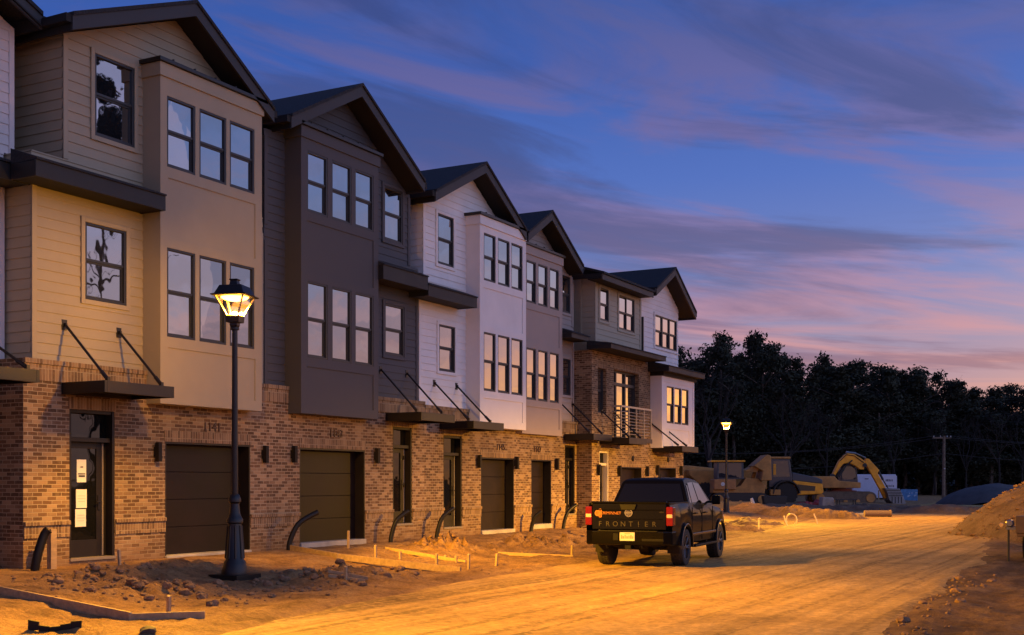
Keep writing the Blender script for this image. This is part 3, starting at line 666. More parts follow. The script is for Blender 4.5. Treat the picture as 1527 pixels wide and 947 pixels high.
def dirt_mat(name, c1, c2, c3, sc, bump, road=False):
    m = bpy.data.materials.new(name); n, l = nodes(m); b = n['Principled BSDF']; b.inputs['Roughness'].default_value = .9; b.inputs['Specular IOR Level'].default_value = .25
    tc = n.new('ShaderNodeTexCoord')
    t = n.new('ShaderNodeTexNoise'); t.inputs['Scale'].default_value = sc; t.inputs['Detail'].default_value = 9; t.inputs['Roughness'].default_value = .68; l.new(tc.outputs['Object'], t.inputs['Vector'])
    r = n.new('ShaderNodeValToRGB'); e = r.color_ramp.elements; e[0].position = .32; e[0].color = (*c1, 1); e[1].position = .7; e[1].color = (*c3, 1); x = e.new(.5); x.color = (*c2, 1)
    l.new(t.outputs['Fac'], r.inputs['Fac']); out = r.outputs['Color']
    if road:   # wheel tracks running along the road
        mp = n.new('ShaderNodeMapping'); mp.inputs['Scale'].default_value = (2.2, .07, 1); mp.inputs['Rotation'].default_value = (0, 0, R(-4)); l.new(tc.outputs['Object'], mp.inputs['Vector'])
        t3 = n.new('ShaderNodeTexNoise'); t3.inputs['Scale'].default_value = 1.6; t3.inputs['Detail'].default_value = 5; l.new(mp.outputs['Vector'], t3.inputs['Vector'])
        mr = n.new('ShaderNodeMapRange'); mr.inputs['From Min'].default_value = .35; mr.inputs['From Max'].default_value = .68; mr.inputs['To Min'].default_value = .74; mr.inputs['To Max'].default_value = 1.1; l.new(t3.outputs['Fac'], mr.inputs['Value'])
        mm = n.new('ShaderNodeMix'); mm.data_type = 'RGBA'; mm.blend_type = 'MULTIPLY'; mm.inputs['Factor'].default_value = 1; l.new(out, mm.inputs['A']); l.new(mr.outputs['Result'], mm.inputs['B']); out = mm.outputs['Result']
        out = ruts(n, l, tc, out)
    tf = n.new('ShaderNodeTexNoise'); tf.inputs['Scale'].default_value = 7 if road else 18; tf.inputs['Detail'].default_value = 8; tf.inputs['Roughness'].default_value = .8; l.new(tc.outputs['Object'], tf.inputs['Vector'])
    mf = n.new('ShaderNodeMapRange'); mf.inputs['From Min'].default_value = .36; mf.inputs['From Max'].default_value = .64; mf.inputs['To Min'].default_value = .62; mf.inputs['To Max'].default_value = 1.2; l.new(tf.outputs['Fac'], mf.inputs['Value'])
    mm = n.new('ShaderNodeMix'); mm.data_type = 'RGBA'; mm.blend_type = 'MULTIPLY'; mm.inputs['Factor'].default_value = 1; l.new(out, mm.inputs['A']); l.new(mf.outputs['Result'], mm.inputs['B']); out = mm.outputs['Result']
    l.new(out, b.inputs['Base Color'])
    t2 = n.new('ShaderNodeTexNoise'); t2.inputs['Scale'].default_value = 14; t2.inputs['Detail'].default_value = 8; t2.inputs['Roughness'].default_value = .75; l.new(tc.outputs['Object'], t2.inputs['Vector'])
    bp = n.new('ShaderNodeBump'); bp.inputs['Strength'].default_value = bump; bp.inputs['Distance'].default_value = .07; l.new(t2.outputs['Fac'], bp.inputs['Height']); l.new(bp.outputs['Normal'], b.inputs['Normal'])
    MATS[name] = m
    return m
ground()
def shoulder():  # darker soil; also puts the lamp's weaker reach here into the colour
    m = MATS['clay_dirt']; n, l = m.node_tree.nodes, m.node_tree.links; b = n['Principled BSDF']; src = b.inputs['Base Color'].links[0].from_socket
    tc = n.new('ShaderNodeTexCoord'); sp = n.new('ShaderNodeSeparateXYZ'); l.new(tc.outputs['Object'], sp.inputs[0])
    mp = n.new('ShaderNodeMapping'); mp.inputs['Scale'].default_value = (1.6, .35, 1); l.new(tc.outputs['Object'], mp.inputs['Vector'])
    t = n.new('ShaderNodeTexNoise'); t.inputs['Scale'].default_value = 1.1; t.inputs['Detail'].default_value = 7; t.inputs['Roughness'].default_value = .65; l.new(mp.outputs[0], t.inputs['Vector'])
    g = n.new('ShaderNodeMapRange'); g.inputs['From Min'].default_value = -5; g.inputs['From Max'].default_value = -3; l.new(sp.outputs['X'], g.inputs['Value'])
    k = n.new('ShaderNodeMapRange'); k.inputs['From Min'].default_value = .38; k.inputs['From Max'].default_value = .62; k.inputs['To Min'].default_value = .85; k.inputs['To Max'].default_value = .35; l.new(t.outputs['Fac'], k.inputs['Value'])
    f = n.new('ShaderNodeMath'); f.operation = 'MULTIPLY'; l.new(g.outputs[0], f.inputs[0]); l.new(k.outputs[0], f.inputs[1])
    x = n.new('ShaderNodeMix'); x.data_type = 'RGBA'; l.new(f.outputs[0], x.inputs['Factor']); l.new(src, x.inputs['A']); x.inputs['B'].default_value = (.055, .03, .015, 1); l.new(x.outputs['Result'], b.inputs['Base Color'])
shoulder()
def gz(x, y): return height(x, y, edge_l(y), edge_r(y))

# ------------------------------------------------------------------ street lamps
LAMPC = (1.0, .46, .022)
def street_lamp(label):
    r = root('street_lamp', (0, 0, 0), label, 'street lamp', 'black lantern street lamps', local=True)
    b = MB(); b.box(-.3, .3, -.3, .3, -.15, .10); b.lathe([(.22, .10), (.22, .16), (.19, .24), (.18, .30), (.15, .34), (.11, .93), (.135, .95), (.135, 1.0), (.11, 1.04), (.09, 1.10), (.075, 1.26), (.10, 1.29), (.10, 1.34), (.08, 1.40), (.06, 1.42)], 16)
    for k in range(8):
        a = k * math.pi / 4; b.tube([(.148 * math.cos(a), .148 * math.sin(a), .36), (.11 * math.cos(a), .11 * math.sin(a), .9)], .018, 5)
    b.build('base', BLACK, r, smooth=True)
    p = MB(); p.lathe([(.054, 1.4), (.046, 4.12), (.075, 4.13), (.075, 4.17), (.055, 4.18)], 14); p.build('pole', BLACK, r, smooth=True)
    q = R(45) + R(18)
    c = MB(); c.lathe([(.06, 4.16), (.09, 4.2), (.09, 4.24), (.16, 4.25), (.17, 4.35), (.15, 4.37)], 4, rot=q)
    c.build('lantern_base', BLACK, r)
    c = MB()
    for k in range(4):
        a = q + k * math.pi / 2; c.tube([(.14 * math.cos(a), .14 * math.sin(a), 4.36), (.345 * math.cos(a), .345 * math.sin(a), 4.68)], .016, 6)
    c.build('lantern_cage', mat('lantern_lit_posts', (.45, .36, .22), .5), r)  # pale colour on the posts paints in the glow from inside
    g = MB()
    for k in range(4):
        a, e = q + k * math.pi / 2, q + (k + 1) * math.pi / 2
        g.quad((.138 * math.cos(a), .138 * math.sin(a), 4.375), (.138 * math.cos(e), .138 * math.sin(e), 4.375), (.342 * math.cos(e), .342 * math.sin(e), 4.675), (.342 * math.cos(a), .342 * math.sin(a), 4.675))
    g.build('pane', thin_glass('lantern_glass') if 'lantern_glass' not in MATS else MATS['lantern_glass'], r)
    h = MB(); h.lathe([(.40, 4.672), (.43, 4.682), (.43, 4.695), (.36, 4.71), (.27, 4.85), (.1, 4.87), (.08, 4.94), (.105, 4.95), (.105, 4.965), (.02, 4.97)], 4, rot=q); h.build('hood', BLACK, r, bevel=.01)
    bl = MB(); bl.lathe([(.01, 4.605), (.12, 4.615), (.20, 4.64), (.23, 4.668)], 18); bl.build('bulb', MATS.get('sodium_glow') or emit_mat('sodium_glow', (1, .42, .06), 16), r, smooth=True)
    rf = MB(); rf.lathe([(.10, 4.372), (.075, 4.40), (.03, 4.425), (.01, 4.43)], 14); rf.build('reflector', mat('reflector', (.8, .78, .7), .3, .2), r, smooth=True)
    li = bpy.data.lights.new('lamp_light', 'POINT'); li.color = LAMPC; li.shadow_soft_size = .09
    lo = bpy.data.objects.new('lamp_light', li); COL.objects.link(lo); lo.location = (0, 0, 4.50); lo.parent = r
    return r
def copy_tree(o, parent=None):
    c = o.copy(); COL.objects.link(c)
    if parent: c.parent = parent
    for ch in list(o.children): copy_tree(ch, c)
    return c
L1 = street_lamp('lit black lantern street lamp standing in dirt in front of the beige townhouse')
L1.location = (-13.45, 15.4, .115)
L2 = copy_tree(L1); L2.location = (-18.82, 57.47, .0); L2['label'] = 'lit black lantern street lamp beyond the end of the row, above the pickup'
L3 = copy_tree(L1); L3.location = (-1.6, 35.0, .0); L3['label'] = 'lit black lantern street lamp across the road from the row'
def photometry(li, power, aim, lo, hi, cc, back):
    """street-light optics: even light over the ground on the road side (1/cos^3 of the angle from straight down), a soft spill behind"""
    li.energy = power; li.use_nodes = True; n, l = li.node_tree.nodes, li.node_tree.links; e = n['Emission']
    def M(op, a, b=None):
        m = n.new('ShaderNodeMath'); m.operation = op
        for i, v in enumerate((a, b)):
            if v is None: continue
            if isinstance(v, (int, float)): m.inputs[i].default_value = v
            else: l.new(v, m.inputs[i])
        return m.outputs[0]
    def mr(v, a, b, p, q):
        m = n.new('ShaderNodeMapRange'); m.interpolation_type = 'SMOOTHSTEP'; l.new(v, m.inputs['Value'])
        for k, x in zip(('From Min', 'From Max', 'To Min', 'To Max'), (a, b, p, q)): m.inputs[k].default_value = x
        return m.outputs['Result']
    tc = n.new('ShaderNodeTexCoord'); sp = n.new('ShaderNodeSeparateXYZ'); l.new(tc.outputs['Normal'], sp.inputs[0])
    c = M('MULTIPLY', sp.outputs['Z'], -1.0)
    g = M('DIVIDE', 1.0, M('POWER', M('MAXIMUM', c, cc), 3.0)); g = M('MULTIPLY', g, mr(c, -.03, cc, .0, 1.0))
    h = M('MAXIMUM', M('SQRT', M('ADD', M('MULTIPLY', sp.outputs['X'], sp.outputs['X']), M('MULTIPLY', sp.outputs['Y'], sp.outputs['Y']))), .001)
    d = math.hypot(*aim); t = M('DIVIDE', M('ADD', M('MULTIPLY', sp.outputs['X'], aim[0] / d), M('MULTIPLY', sp.outputs['Y'], aim[1] / d)), h)
    a = mr(t, lo, hi, 0.0, 1.0)
    a = M('MAXIMUM', a, mr(c, .55, .95, 0.0, 1.0))
    st = M('ADD', M('MULTIPLY', g, a), M('MULTIPLY', M('SUBTRACT', 1.0, a), back))
    l.new(st, e.inputs['Strength'])
for Lp, args in ((L1, (4000, (.98, .12), -.35, .15, .55, .115)), (L2, (2600, (.8, -.6), -.3, .3, .40, .2)), (L3, (1050, (-.97, .25), .3, 1.0, .30, .5))):
    for ch in Lp.children:
        if ch.type == 'LIGHT': ch.data = ch.data.copy(); photometry(ch.data, *args)

# ------------------------------------------------------------------ pickup truck (local: +y forward, origin under the rear axle)
PAINT = mat('black_paint', (.0016, .0013, .0013), .5, .0, spec=.04, coat=.32)
TRIMK = mat('black_plastic', (.0055, .0045, .004), .55, spec=.2)
TYRE = mat('tyre_rubber', (.022, .019, .017), .8, bump=.3, bscale=60)
RIM = mat('dark_rim', (.10, .10, .105), .3, .75)
REDL = mat('red_lens', (.15, .004, .004), .2, coat=.6)
CHROME = mat('badge_chrome', (.45, .42, .36), .25, .9)
def pickup():
    T = root('pickup_truck', (-9.53, 23.62, .0), 'black crew cab pickup parked at the road edge with its tail towards us', 'pickup truck', rz=R(6), local=True)
    def zlow(y):
        z = .46
        for c in (0, 3.2):
            d = y - c
            if abs(d) < .47: z = max(z, .385 + math.sqrt(.47 ** 2 - d * d))
        return z
    def ztop(y):
        return lerpt(y, [(-1.1, 1.315), (.4, 1.30), (.45, 1.285), (2.3, 1.25), (2.6, 1.225), (3.6, 1.12), (4.0, 1.02), (4.1, .9)])
    def wid(y, t):
        w = lerpt(t, [(0, .868), (.25, .905), (.55, .915), (.8, .895), (1, .84)])
        w += .018 * (math.exp(-((y) / .55) ** 2) + math.exp(-((y - 3.2) / .55) ** 2)) * (1 - t)
        return w * lerpt(y, [(-1.1, .985), (-.6, 1), (3.4, 1), (3.9, .94), (4.1, .82)])
    ys = sorted({-1.08 + k * 5.16 / 60 for k in range(61)} | {c + s * .47 * math.cos(k * math.pi / 24) for c in (0, 3.2) for s in (1, -1) for k in range(0, 13)})
    ts = [0, .06, .15, .3, .45, .6, .72, .82, .9, .96, 1]
    b = MB()
    for sg in (-1, 1):
        V = [(sg * wid(y, t), y, zlow(y) + (ztop(y) - zlow(y)) * t) for y in ys for t in ts]; n = len(ts)
        b.add(V, [(i * n + k, (i + 1) * n + k, (i + 1) * n + k + 1, i * n + k + 1) for i in range(len(ys) - 1) for k in range(n - 1)])
    # hood / cowl / bed rails
    hy = [y for y in ys if y >= .5]
    V = []
    for y in hy:
        z = ztop(y); w = wid(y, 1); V += [(x * w, y, z + .045 * (1 - x * x)) for x in (-1, -.75, -.4, 0, .4, .75, 1)]
    b.add(V, [(i * 7 + k, i * 7 + k + 1, (i + 1) * 7 + k + 1, (i + 1) * 7 + k) for i in range(len(hy) - 1) for k in range(6)])
    y = ys[-1]; b.quad((-wid(y, 0), y, .46), (wid(y, 0), y, .46), (wid(y, 1), y, ztop(y)), (-wid(y, 1), y, ztop(y)))
    b.build('body', PAINT, T, smooth=True, weld=True)
    r = MB()
    for sg in (-1, 1):
        a, c = sorted((sg * .845, sg * .76)); r.box(a, c, -1.05, .45, 1.27, 1.325)
        a, c = sorted((sg * .76, sg * .74)); r.box(a, c, -1.0, .45, .8, 1.29)
    r.box(-.76, .76, .40, .45, .8, 1.29); r.box(-.76, .76, -1.02, .45, .78, .80)
    r.build('cargo_bed', TRIMK, T, bevel=.012)
    # tailgate
    t = MB()
    t.hexa([(-.775, -1.10, .77), (.775, -1.10, .77), (.775, -1.03, .77), (-.775, -1.03, .77), (-.775, -1.085, 1.30), (.775, -1.085, 1.30), (.775, -1.03, 1.30), (-.775, -1.03, 1.30)])
    tg = t.build('tailgate', PAINT, T, bevel=.02, segs=3)
    q = MB(); q.box(-.785, .785, -1.115, -1.02, 1.303, 1.345); q.build('spoiler_lip', PAINT, tg, bevel=.015)
    q = MB(); q.box(-.7, .7, -1.106, -1.09, 1.165, 1.185); q.box(-.7, .7, -1.107, -1.09, .985, .998); q.build('crease', PAINT, tg, bevel=.006)
    q = MB(); q.hexa([(-.15, -1.125, 1.17), (.13, -1.125, 1.17), (.13, -1.08, 1.17), (-.15, -1.08, 1.17), (-.19, -1.118, 1.29), (.17, -1.118, 1.29), (.17, -1.08, 1.29), (-.19, -1.08, 1.29)]); q.build('handle', TRIMK, tg, bevel=.01)
    yb = lambda z: -1.10 + (z - .77) * .015 / .53 - .004
    q = MB(); q.lathe([(.083, 0), (.083, -.012), (.062, -.012), (.062, 0)], 24, (0, yb(1.12), 1.115), 'y'); q.box(-.088, .088, yb(1.12) - .014, yb(1.12), 1.10, 1.13); q.build('badge', CHROME, tg)
    MR = lambda x, z: Matrix.Translation((x, yb(z) - .001, z)) @ Matrix.Rotation(R(90), 4, 'X')
    for i, ch in enumerate('FRONTIER'):
        text('letter', ch, .145, mat('worn_lettering', (.05, .04, .03), .4, .3), tg, MR(-.60 + i * 1.13 / 7, .885), .003)
    text('sticker', 'CRIMINNET', .085, mat('orange_decal', (.42, .13, .02), .5), tg, MR(-.38, 1.105), .002)
    q = MB(); q.lathe([(.062, 0), (.062, -.006), (.032, -.006), (.032, 0)], 18, (-.655, yb(1.1), 1.105), 'y')
    for dx, dz in ((.055, .055), (.055, -.055), (.06, 0)): q.lathe([(.036, 0), (.036, -.005), (.018, -.005), (.018, 0)], 14, (-.655 + dx, yb(1.1), 1.105 + dz), 'y')
    q.build('sticker', MATS['orange_decal'], tg)
    text('letter', '4X4', .05, mat('worn_lettering', (.3, .25, .2)), tg, MR(.68, 1.13), .002)
    # rear bumper
    q = MB()
    pr = [(-.93, -.86), (-.90, -1.09), (-.74, -1.19), (.74, -1.19), (.90, -1.09), (.93, -.86), (.80, -.86), (.7, -1.06), (-.7, -1.06), (-.80, -.86)]
    q.prism(pr, 'z', .47, .755); bp = q.build('rear_bumper', PAINT, T, bevel=.03, segs=3)
    q = MB(); q.box(-.62, .62, -1.205, -1.1, .735, .762); q.box(-.30, -.19, -1.196, -1.18, .56, .70); q.box(.30, .75, -1.197, -1.18, .55, .60); q.build('step_pad', TRIMK, bp, bevel=.006)
    q = MB(); q.box(-.155, .155, -1.205, -1.188, .555, .725); pl = q.build('licence_plate', mat('plate', (.50, .50, .47), .5), T, bevel=.004)
    q = MB()
    for k, (x, w, h) in enumerate(((-.115, .025, .07), (-.08, .03, .05), (-.04, .02, .075), (.0, .03, .05), (.04, .02, .06), (.08, .03, .07), (.115, .02, .05))): q.box(x - w / 2, x + w / 2, -1.207, -1.2055, .60, .60 + h)
    q.box(-.05, .06, -1.207, -1.2055, .695, .707); q.build('print', mat('plate_ink', (.25, .22, .14), .7), pl)
    q = MB()
    for x in (-.42, .32): q = MB(); q.tube([(x - .03, -1.15, .47), (x - .03, -1.15, .41), (x + .03, -1.15, .41), (x + .03, -1.15, .47)], .012, 6); q.build('tow_hook', TRIMK, T)
    q = MB(); q.box(-.06, .06, -1.16, -.9, .38, .47); q.build('hitch_receiver', TRIMK, T)
    # tail lights
    for sg in (-1, 1):
        q = MB(); a, c = sorted((sg * .775, sg * .918)); q.box(a, c, -1.106, -.90, .86, 1.24); o = q.build('tail_light', REDL, T, bevel=.018)
        q = MB(); a, c = sorted((sg * .79, sg * .905)); q.box(a, c, -1.112, -1.10, 1.02, 1.09); q.build('reverse_lens', mat('clear_lens', (.6, .45, .35), .15, coat=1), o, bevel=.006)
    # cab: greenhouse loft
    c = MB()
    st = [(.47, 1.24, .845), (.50, 1.31, .84), (.70, 1.745, .69), (.80, 1.79, .665), (1.15, 1.815, .655), (1.55, 1.81, .655), (1.80, 1.785, .66), (1.95, 1.74, .672), (2.62, 1.22, .82)]
    def gw(z): return .842 - (z - 1.27) * .335
    prof = [(.46, 1.24), (.50, 1.30), (.70, 1.735), (.78, 1.785), (1.15, 1.822), (1.5, 1.818), (1.82, 1.782), (1.98, 1.73), (2.66, 1.22)]
    V = []
    for y, z in prof:
        w = gw(min(z, 1.74)) if z < 1.74 else gw(1.74) - (z - 1.74) * 1.0
        V += [(-w, y, z), (-w * .6, y, z + .012), (0, y, z + .018), (w * .6, y, z + .012), (w, y, z)]
    F = [(i * 5 + k, i * 5 + k + 1, (i + 1) * 5 + k + 1, (i + 1) * 5 + k) for i in range(len(prof) - 1) for k in range(4)]
    c.add(V, F)
    for sg, k in ((-1, 0), (1, 4)):
        P = [V[i * 5 + k] for i in range(len(prof))]; c.add(P, [tuple(range(len(P)))])
    c.build('cab', PAINT, T, smooth=True, bevel=.02, weld=True)
    # glass
    e = .006
    def rear(t): return .50 + .2 * (t - 1.30) / .435
    q = MB(); q.quad((-.74, rear(1.325) - e - .018, 1.325), (.74, rear(1.325) - e - .018, 1.325), (.61, rear(1.70) - e - .018, 1.70), (-.61, rear(1.70) - e - .018, 1.70)); q.build('rear_window', CARGLASS, T)
    q = MB(); q.quad((-.75, 2.60, 1.275), (.75, 2.60, 1.275), (.62, 2.03, 1.71), (-.62, 2.03, 1.71)); q.build('windscreen', CARGLASS, T)
    for sg in (-1, 1):
        for poly in (((.80, 1.30), (1.38, 1.30), (1.36, 1.735), (.94, 1.72)), ((1.45, 1.29), (2.36, 1.27), (1.92, 1.70), (1.43, 1.735)), ((.60, 1.30), (.74, 1.30), (.86, 1.68), (.78, 1.66))):
            q = MB(); q.add([(sg * (gw(z) + e), y, z) for y, z in poly], [(0, 1, 2, 3)]); q.build('side_window', glass_side, T)
        # door seams, handles, moulding, step, flares
        q = MB()
        for y in (.52, 1.41, 2.44): q.box(*sorted((sg * .90, sg * .9195)), y - .006, y + .006, .50, 1.20)
        q.build('door_seam', BLACKM, T)
        for y in (.72, 1.62):
            q = MB(); q.box(*sorted((sg * .895, sg * .945)), y, y + .2, 1.06, 1.09); q.build('door_handle', PAINT, T, bevel=.01)
        q = MB(); q.box(*sorted((sg * .905, sg * .938)), .50, 2.68, .60, .66); q.build('side_moulding', mat('moulding', (.03, .026, .024), .25, .3), T, bevel=.012)
        q = MB(); q.box(*sorted((sg * .80, sg * .97)), .60, 2.62, .36, .41); q.box(*sorted((sg * .70, sg * .82)), .9, .98, .40, .5); q.box(*sorted((sg * .70, sg * .82)), 2.2, 2.28, .40, .5); q.build('side_step', TRIMK, T, bevel=.012)
        for cy in (0, 3.2):
            q = MB(); pts = [(cy + .5 * math.cos(a), .385 + .5 * math.sin(a)) for a in [R(-2 + 184 * k / 20) for k in range(21)]]; pin = [(cy + .455 * math.cos(a), .385 + .455 * math.sin(a)) for a in [R(-2 + 184 * k / 20) for k in range(21)]]
            q.prism(pts + pin[::-1], 'x', *sorted((sg * .88, sg * .952))); q.build('wheel_flare', mat('flare_gloss', (.006, .005, .005), .3, coat=.4), T, bevel=.012)
        q = MB(); q.box(*sorted((sg * .95, sg * 1.13)), 2.18, 2.27, 1.24, 1.44); q.box(*sorted((sg * .82, sg * .96)), 2.2, 2.26, 1.27, 1.32); q.build('wing_mirror', PAINT, T, bevel=.025, segs=3)
        q = MB(); q.box(*sorted((sg * .55, sg * .82)), 3.86, 4.06, .78, .95); q.build('headlight', mat('clear_lens', (.6, .5, .4)), T, bevel=.02)
        q = MB(); q.box(*sorted((sg * .64, sg * .90)), -.50, -.48, .28, .62); q.build('mud_flap', BLACKM, T)
        for cy in (0, 3.2):
            w = MB(); x0 = .655; pr = [(.25, x0 + .02), (.33, x0), (.372, x0 + .01), (.386, x0 + .05), (.388, x0 + .135), (.386, x0 + .22), (.372, x0 + .262), (.33, x0 + .272), (.25, x0 + .262), (.245, x0 + .2), (.245, x0 + .05)]
            pr = [(a, sg * h) for a, h in pr]
            w.lathe(pr, 36, (0, cy, .385), 'x')
            for k in range(36):
                for hh in (.06, .12, .18): 
                    a = (k + .5 * (hh == .12)) * 2 * math.pi / 36; rr = .389
                    u = (0, math.cos(a), math.sin(a)); tt = (0, -math.sin(a), math.cos(a)); xx = sg * (x0 + hh)
                    w.add([(xx + sx * .024, cy + u[1] * (rr + dr_) + tt[1] * s2 * .022, .385 + u[2] * (rr + dr_) + tt[2] * s2 * .022) for dr_ in (-.01, .008) for sx, s2 in ((-1, -1), (1, -1), (1, 1), (-1, 1))], [(4, 5, 6, 7), (0, 1, 5, 4), (1, 2, 6, 5), (2, 3, 7, 6), (3, 0, 4, 7)])
            wh = w.build('wheel', TYRE, T, smooth=True)
            m = MB(); m.lathe([(.252, sg * (x0 + .03)), (.252, sg * (x0 + .262)), (.235, sg * (x0 + .262)), (.225, sg * (x0 + .20)), (.05, sg * (x0 + .19)), (.01, sg * (x0 + .19))], 32, (0, cy, .385), 'x')
            for k in range(6):
                a = k * math.pi / 3; 
                for da in (-.13, .13): m.tube([(sg * (x0 + .225), cy + .05 * math.cos(a), .385 + .05 * math.sin(a)), (sg * (x0 + .245), cy + .232 * math.cos(a + da), .385 + .232 * math.sin(a + da))], .02, 5)
            m.lathe([(.055, sg * (x0 + .2)), (.055, sg * (x0 + .24)), (.03, sg * (x0 + .25))], 12, (0, cy, .385), 'x')
            m.build('rim', RIM, wh, smooth=True)
    u = MB(); u.box(-.62, .62, -.9, 4.0, .42, .62); u.tube([(-.66, 0, .385), (.66, 0, .385)], .07, 10); u.lathe([(.05, -.16), (.16, -.1), (.17, .1), (.05, .16)], 12, (.05, 0, .38), 'x'); u.tube([(-.66, 3.2, .385), (.66, 3.2, .385)], .06, 8)
    u.tube([(.5, .6, .42), (.5, -.7, .40), (.56, -1.02, .37)], .035, 8); u.build('underbody', BLACKM, T)
    a = MB(); a.lathe([(.02, 0), (.016, .02), (.006, .09), (.003, .1)], 8, (.1, .95, 1.825)); a.build('aerial', TRIMK, T)
    return T
glass_side = glass_mat('car_side_glass', .16, (.004, .004, .005), wob=.003, top=.5)
pickup()

# ------------------------------------------------------------------ small things on the dirt
def prop(name, mb, m, label, cat, group=None, **k): return tag(mb.build(name, m, None, **k), label, cat, group)
STAKES = [(-15.73, 21.71, .38, .02, 'plain wooden stake in front of the charcoal house garage door'),
    (-14.1, 20.41, .29, -.03, 'wooden stake at the near end of the form boards, leftmost of the cluster'),
    (-13.79, 20.83, .17, .02, 'short wooden stake second from the left behind the long form board'),
    (-12.56, 20.26, .27, .04, 'dark wooden stake against the middle of the long form board'),
    (-13.33, 21.87, .13, .0, 'low stub of a stake, left one of the two stubs behind the form board'),
    (-12.76, 21.38, .13, -.1, 'low stub of a stake, right one of the two stubs behind the form board'),
    (-11.8, 20.21, .31, .05, 'tall wooden stake at the far right end of the long form board'),
    (-11.84, 21.37, .25, .16, 'leaning wooden stake beside the brightly lit form board'),
    (-11.65, 16.0, .22, .03, 'wooden stake through the two short slats on the dirt bank'),
    (-11.74, 24.75, .28, .06, 'wooden stake nearest the pickup at the end of the lit board'),
    (-14.9, 14.3, .28, -.12, 'leaning wooden stake below the front door with the notices'),
    (-10.85, 11.2, .28, .03, 'dark wooden stake at the end of the board at bottom left')]
for x, y, h, t, lab in STAKES:
    z = gz(x, y); b = MB(); w = .022
    b.hexa([(x - w, y - w, z - .15), (x + w, y - w, z - .15), (x + w, y + w, z - .15), (x - w, y + w, z - .15), (x - w + t * h, y - w, z + h), (x + w + t * h, y - w, z + h - .01), (x + w + t * h, y + w, z + h), (x - w + t * h, y + w, z + h + .01)])
    prop('wooden_stake', b, LUMBER, lab, 'stake', 'wooden stakes in the dirt', bevel=.003)
def board(p, q, h, w, lab, z=None, n=6, up=0):
    b = MB(); P, Q = Vector((p[0], p[1], 0)), Vector((q[0], q[1], 0)); t = (Q - P).normalized(); s = Vector((-t.y, t.x, 0)) * w / 2
    za = (gz(*p) if len(p) < 3 else p[2]) + up; zb = (gz(*q) if len(q) < 3 else q[2]) + up
    b.hexa([(*(P - s)[:2], za - .03), (*(P + s)[:2], za - .03), (*(Q + s)[:2], zb - .03), (*(Q - s)[:2], zb - .03), (*(P - s)[:2], za + h), (*(P + s)[:2], za + h), (*(Q + s)[:2], zb + h), (*(Q - s)[:2], zb + h)])
    prop('form_board', b, LUMBER, lab, 'board', 'lumber lying on the dirt', bevel=.004)
board((-16.2, 20.3), (-14.45, 19.6), .12, .04, 'form board running from the bent pipe past the beige garage')
board((-14.5, 19.62), (-11.52, 19.45), .10, .04, 'long form board with stakes behind it, in front of the charcoal house')
board((-13.37, 24.27), (-11.62, 24.6), .045, .06, 'brightly lit form board left of the pickup')
board((-15.06, 22.18), (-12.67, 21.6), .045, .04, 'rear form board behind the long one, parallel to it')
board((-12.0, 16.0), (-11.45, 16.35), .025, .04, 'upper one of two short slats crossed by a stake', up=.06)
board((-11.9, 15.88), (-11.4, 16.2), .025, .04, 'lower one of two short slats crossed by a stake', up=.05)
board((-14.2, 11.0), (-11.02, 10.75), .12, .04, 'dark edge board along the dirt at bottom left')
board((-11.05, 10.74), (-10.3, 11.25), .09, .04, 'short end piece of the edge board at bottom left')
def bent_pipe(pts, lab, r=.055):
    b = MB(); P = [Vector(p) for p in pts]; pp = []
    for i in range(len(P) - 1):
        for k in range(8):
            u = k / 8; p0, p1, p2, p3 = P[max(i - 1, 0)], P[i], P[i + 1], P[min(i + 2, len(P) - 1)]
            pp.append(.5 * (2 * p1 + (p2 - p0) * u + (2 * p0 - 5 * p1 + 4 * p2 - p3) * u * u + (3 * p1 - p0 - 3 * p2 + p3) * u ** 3))
    pp.append(P[-1])
    b.tube(pp, [r * (1 + .06 * (i % 2)) for i in range(len(pp))], 10)
    prop('bent_pipe', b, PIPE, lab, 'pipe', 'black conduit stubs along the fronts', smooth=True)
def pipe_at(y, dy, hgt, lab, x=-16.3, dx=.25):
    z = gz(x, y) - .1; bent_pipe([(x, y, z), (x + .02, y + .04, z + hgt * .35), (x + dx * .4, y + dy * .35, z + hgt * .75), (x + dx, y + dy, z + hgt)], lab)
pipe_at(20.35, .62, .90, 'bent black conduit with a pale end between the beige and charcoal garages', dx=.3)
pipe_at(24.2, .42, .85, 'bent black conduit left of the charcoal house front door')
pipe_at(26.3, .45, .88, 'bent black conduit left of the white house front door')
pipe_at(31.55, .2, .7, 'straightish black conduit left of the taupe house garage')
pipe_at(33.75, .45, .85, 'bent black conduit right of the taupe house garage')
bent_pipe([(-16.25, 13.72, .1), (-16.2, 13.75, .5), (-16.15, 13.85, .86), (-16.1, 13.9, .95)], 'black conduit stub by the brick corner at far left', .07)
b = MB(); b.box(-16.32, -16.22, 14.05, 14.17, .05, .95); prop('wooden_post', b, LUMBER, 'upright wooden post beside the black conduit stub at the brick corner', 'post', bevel=.004)
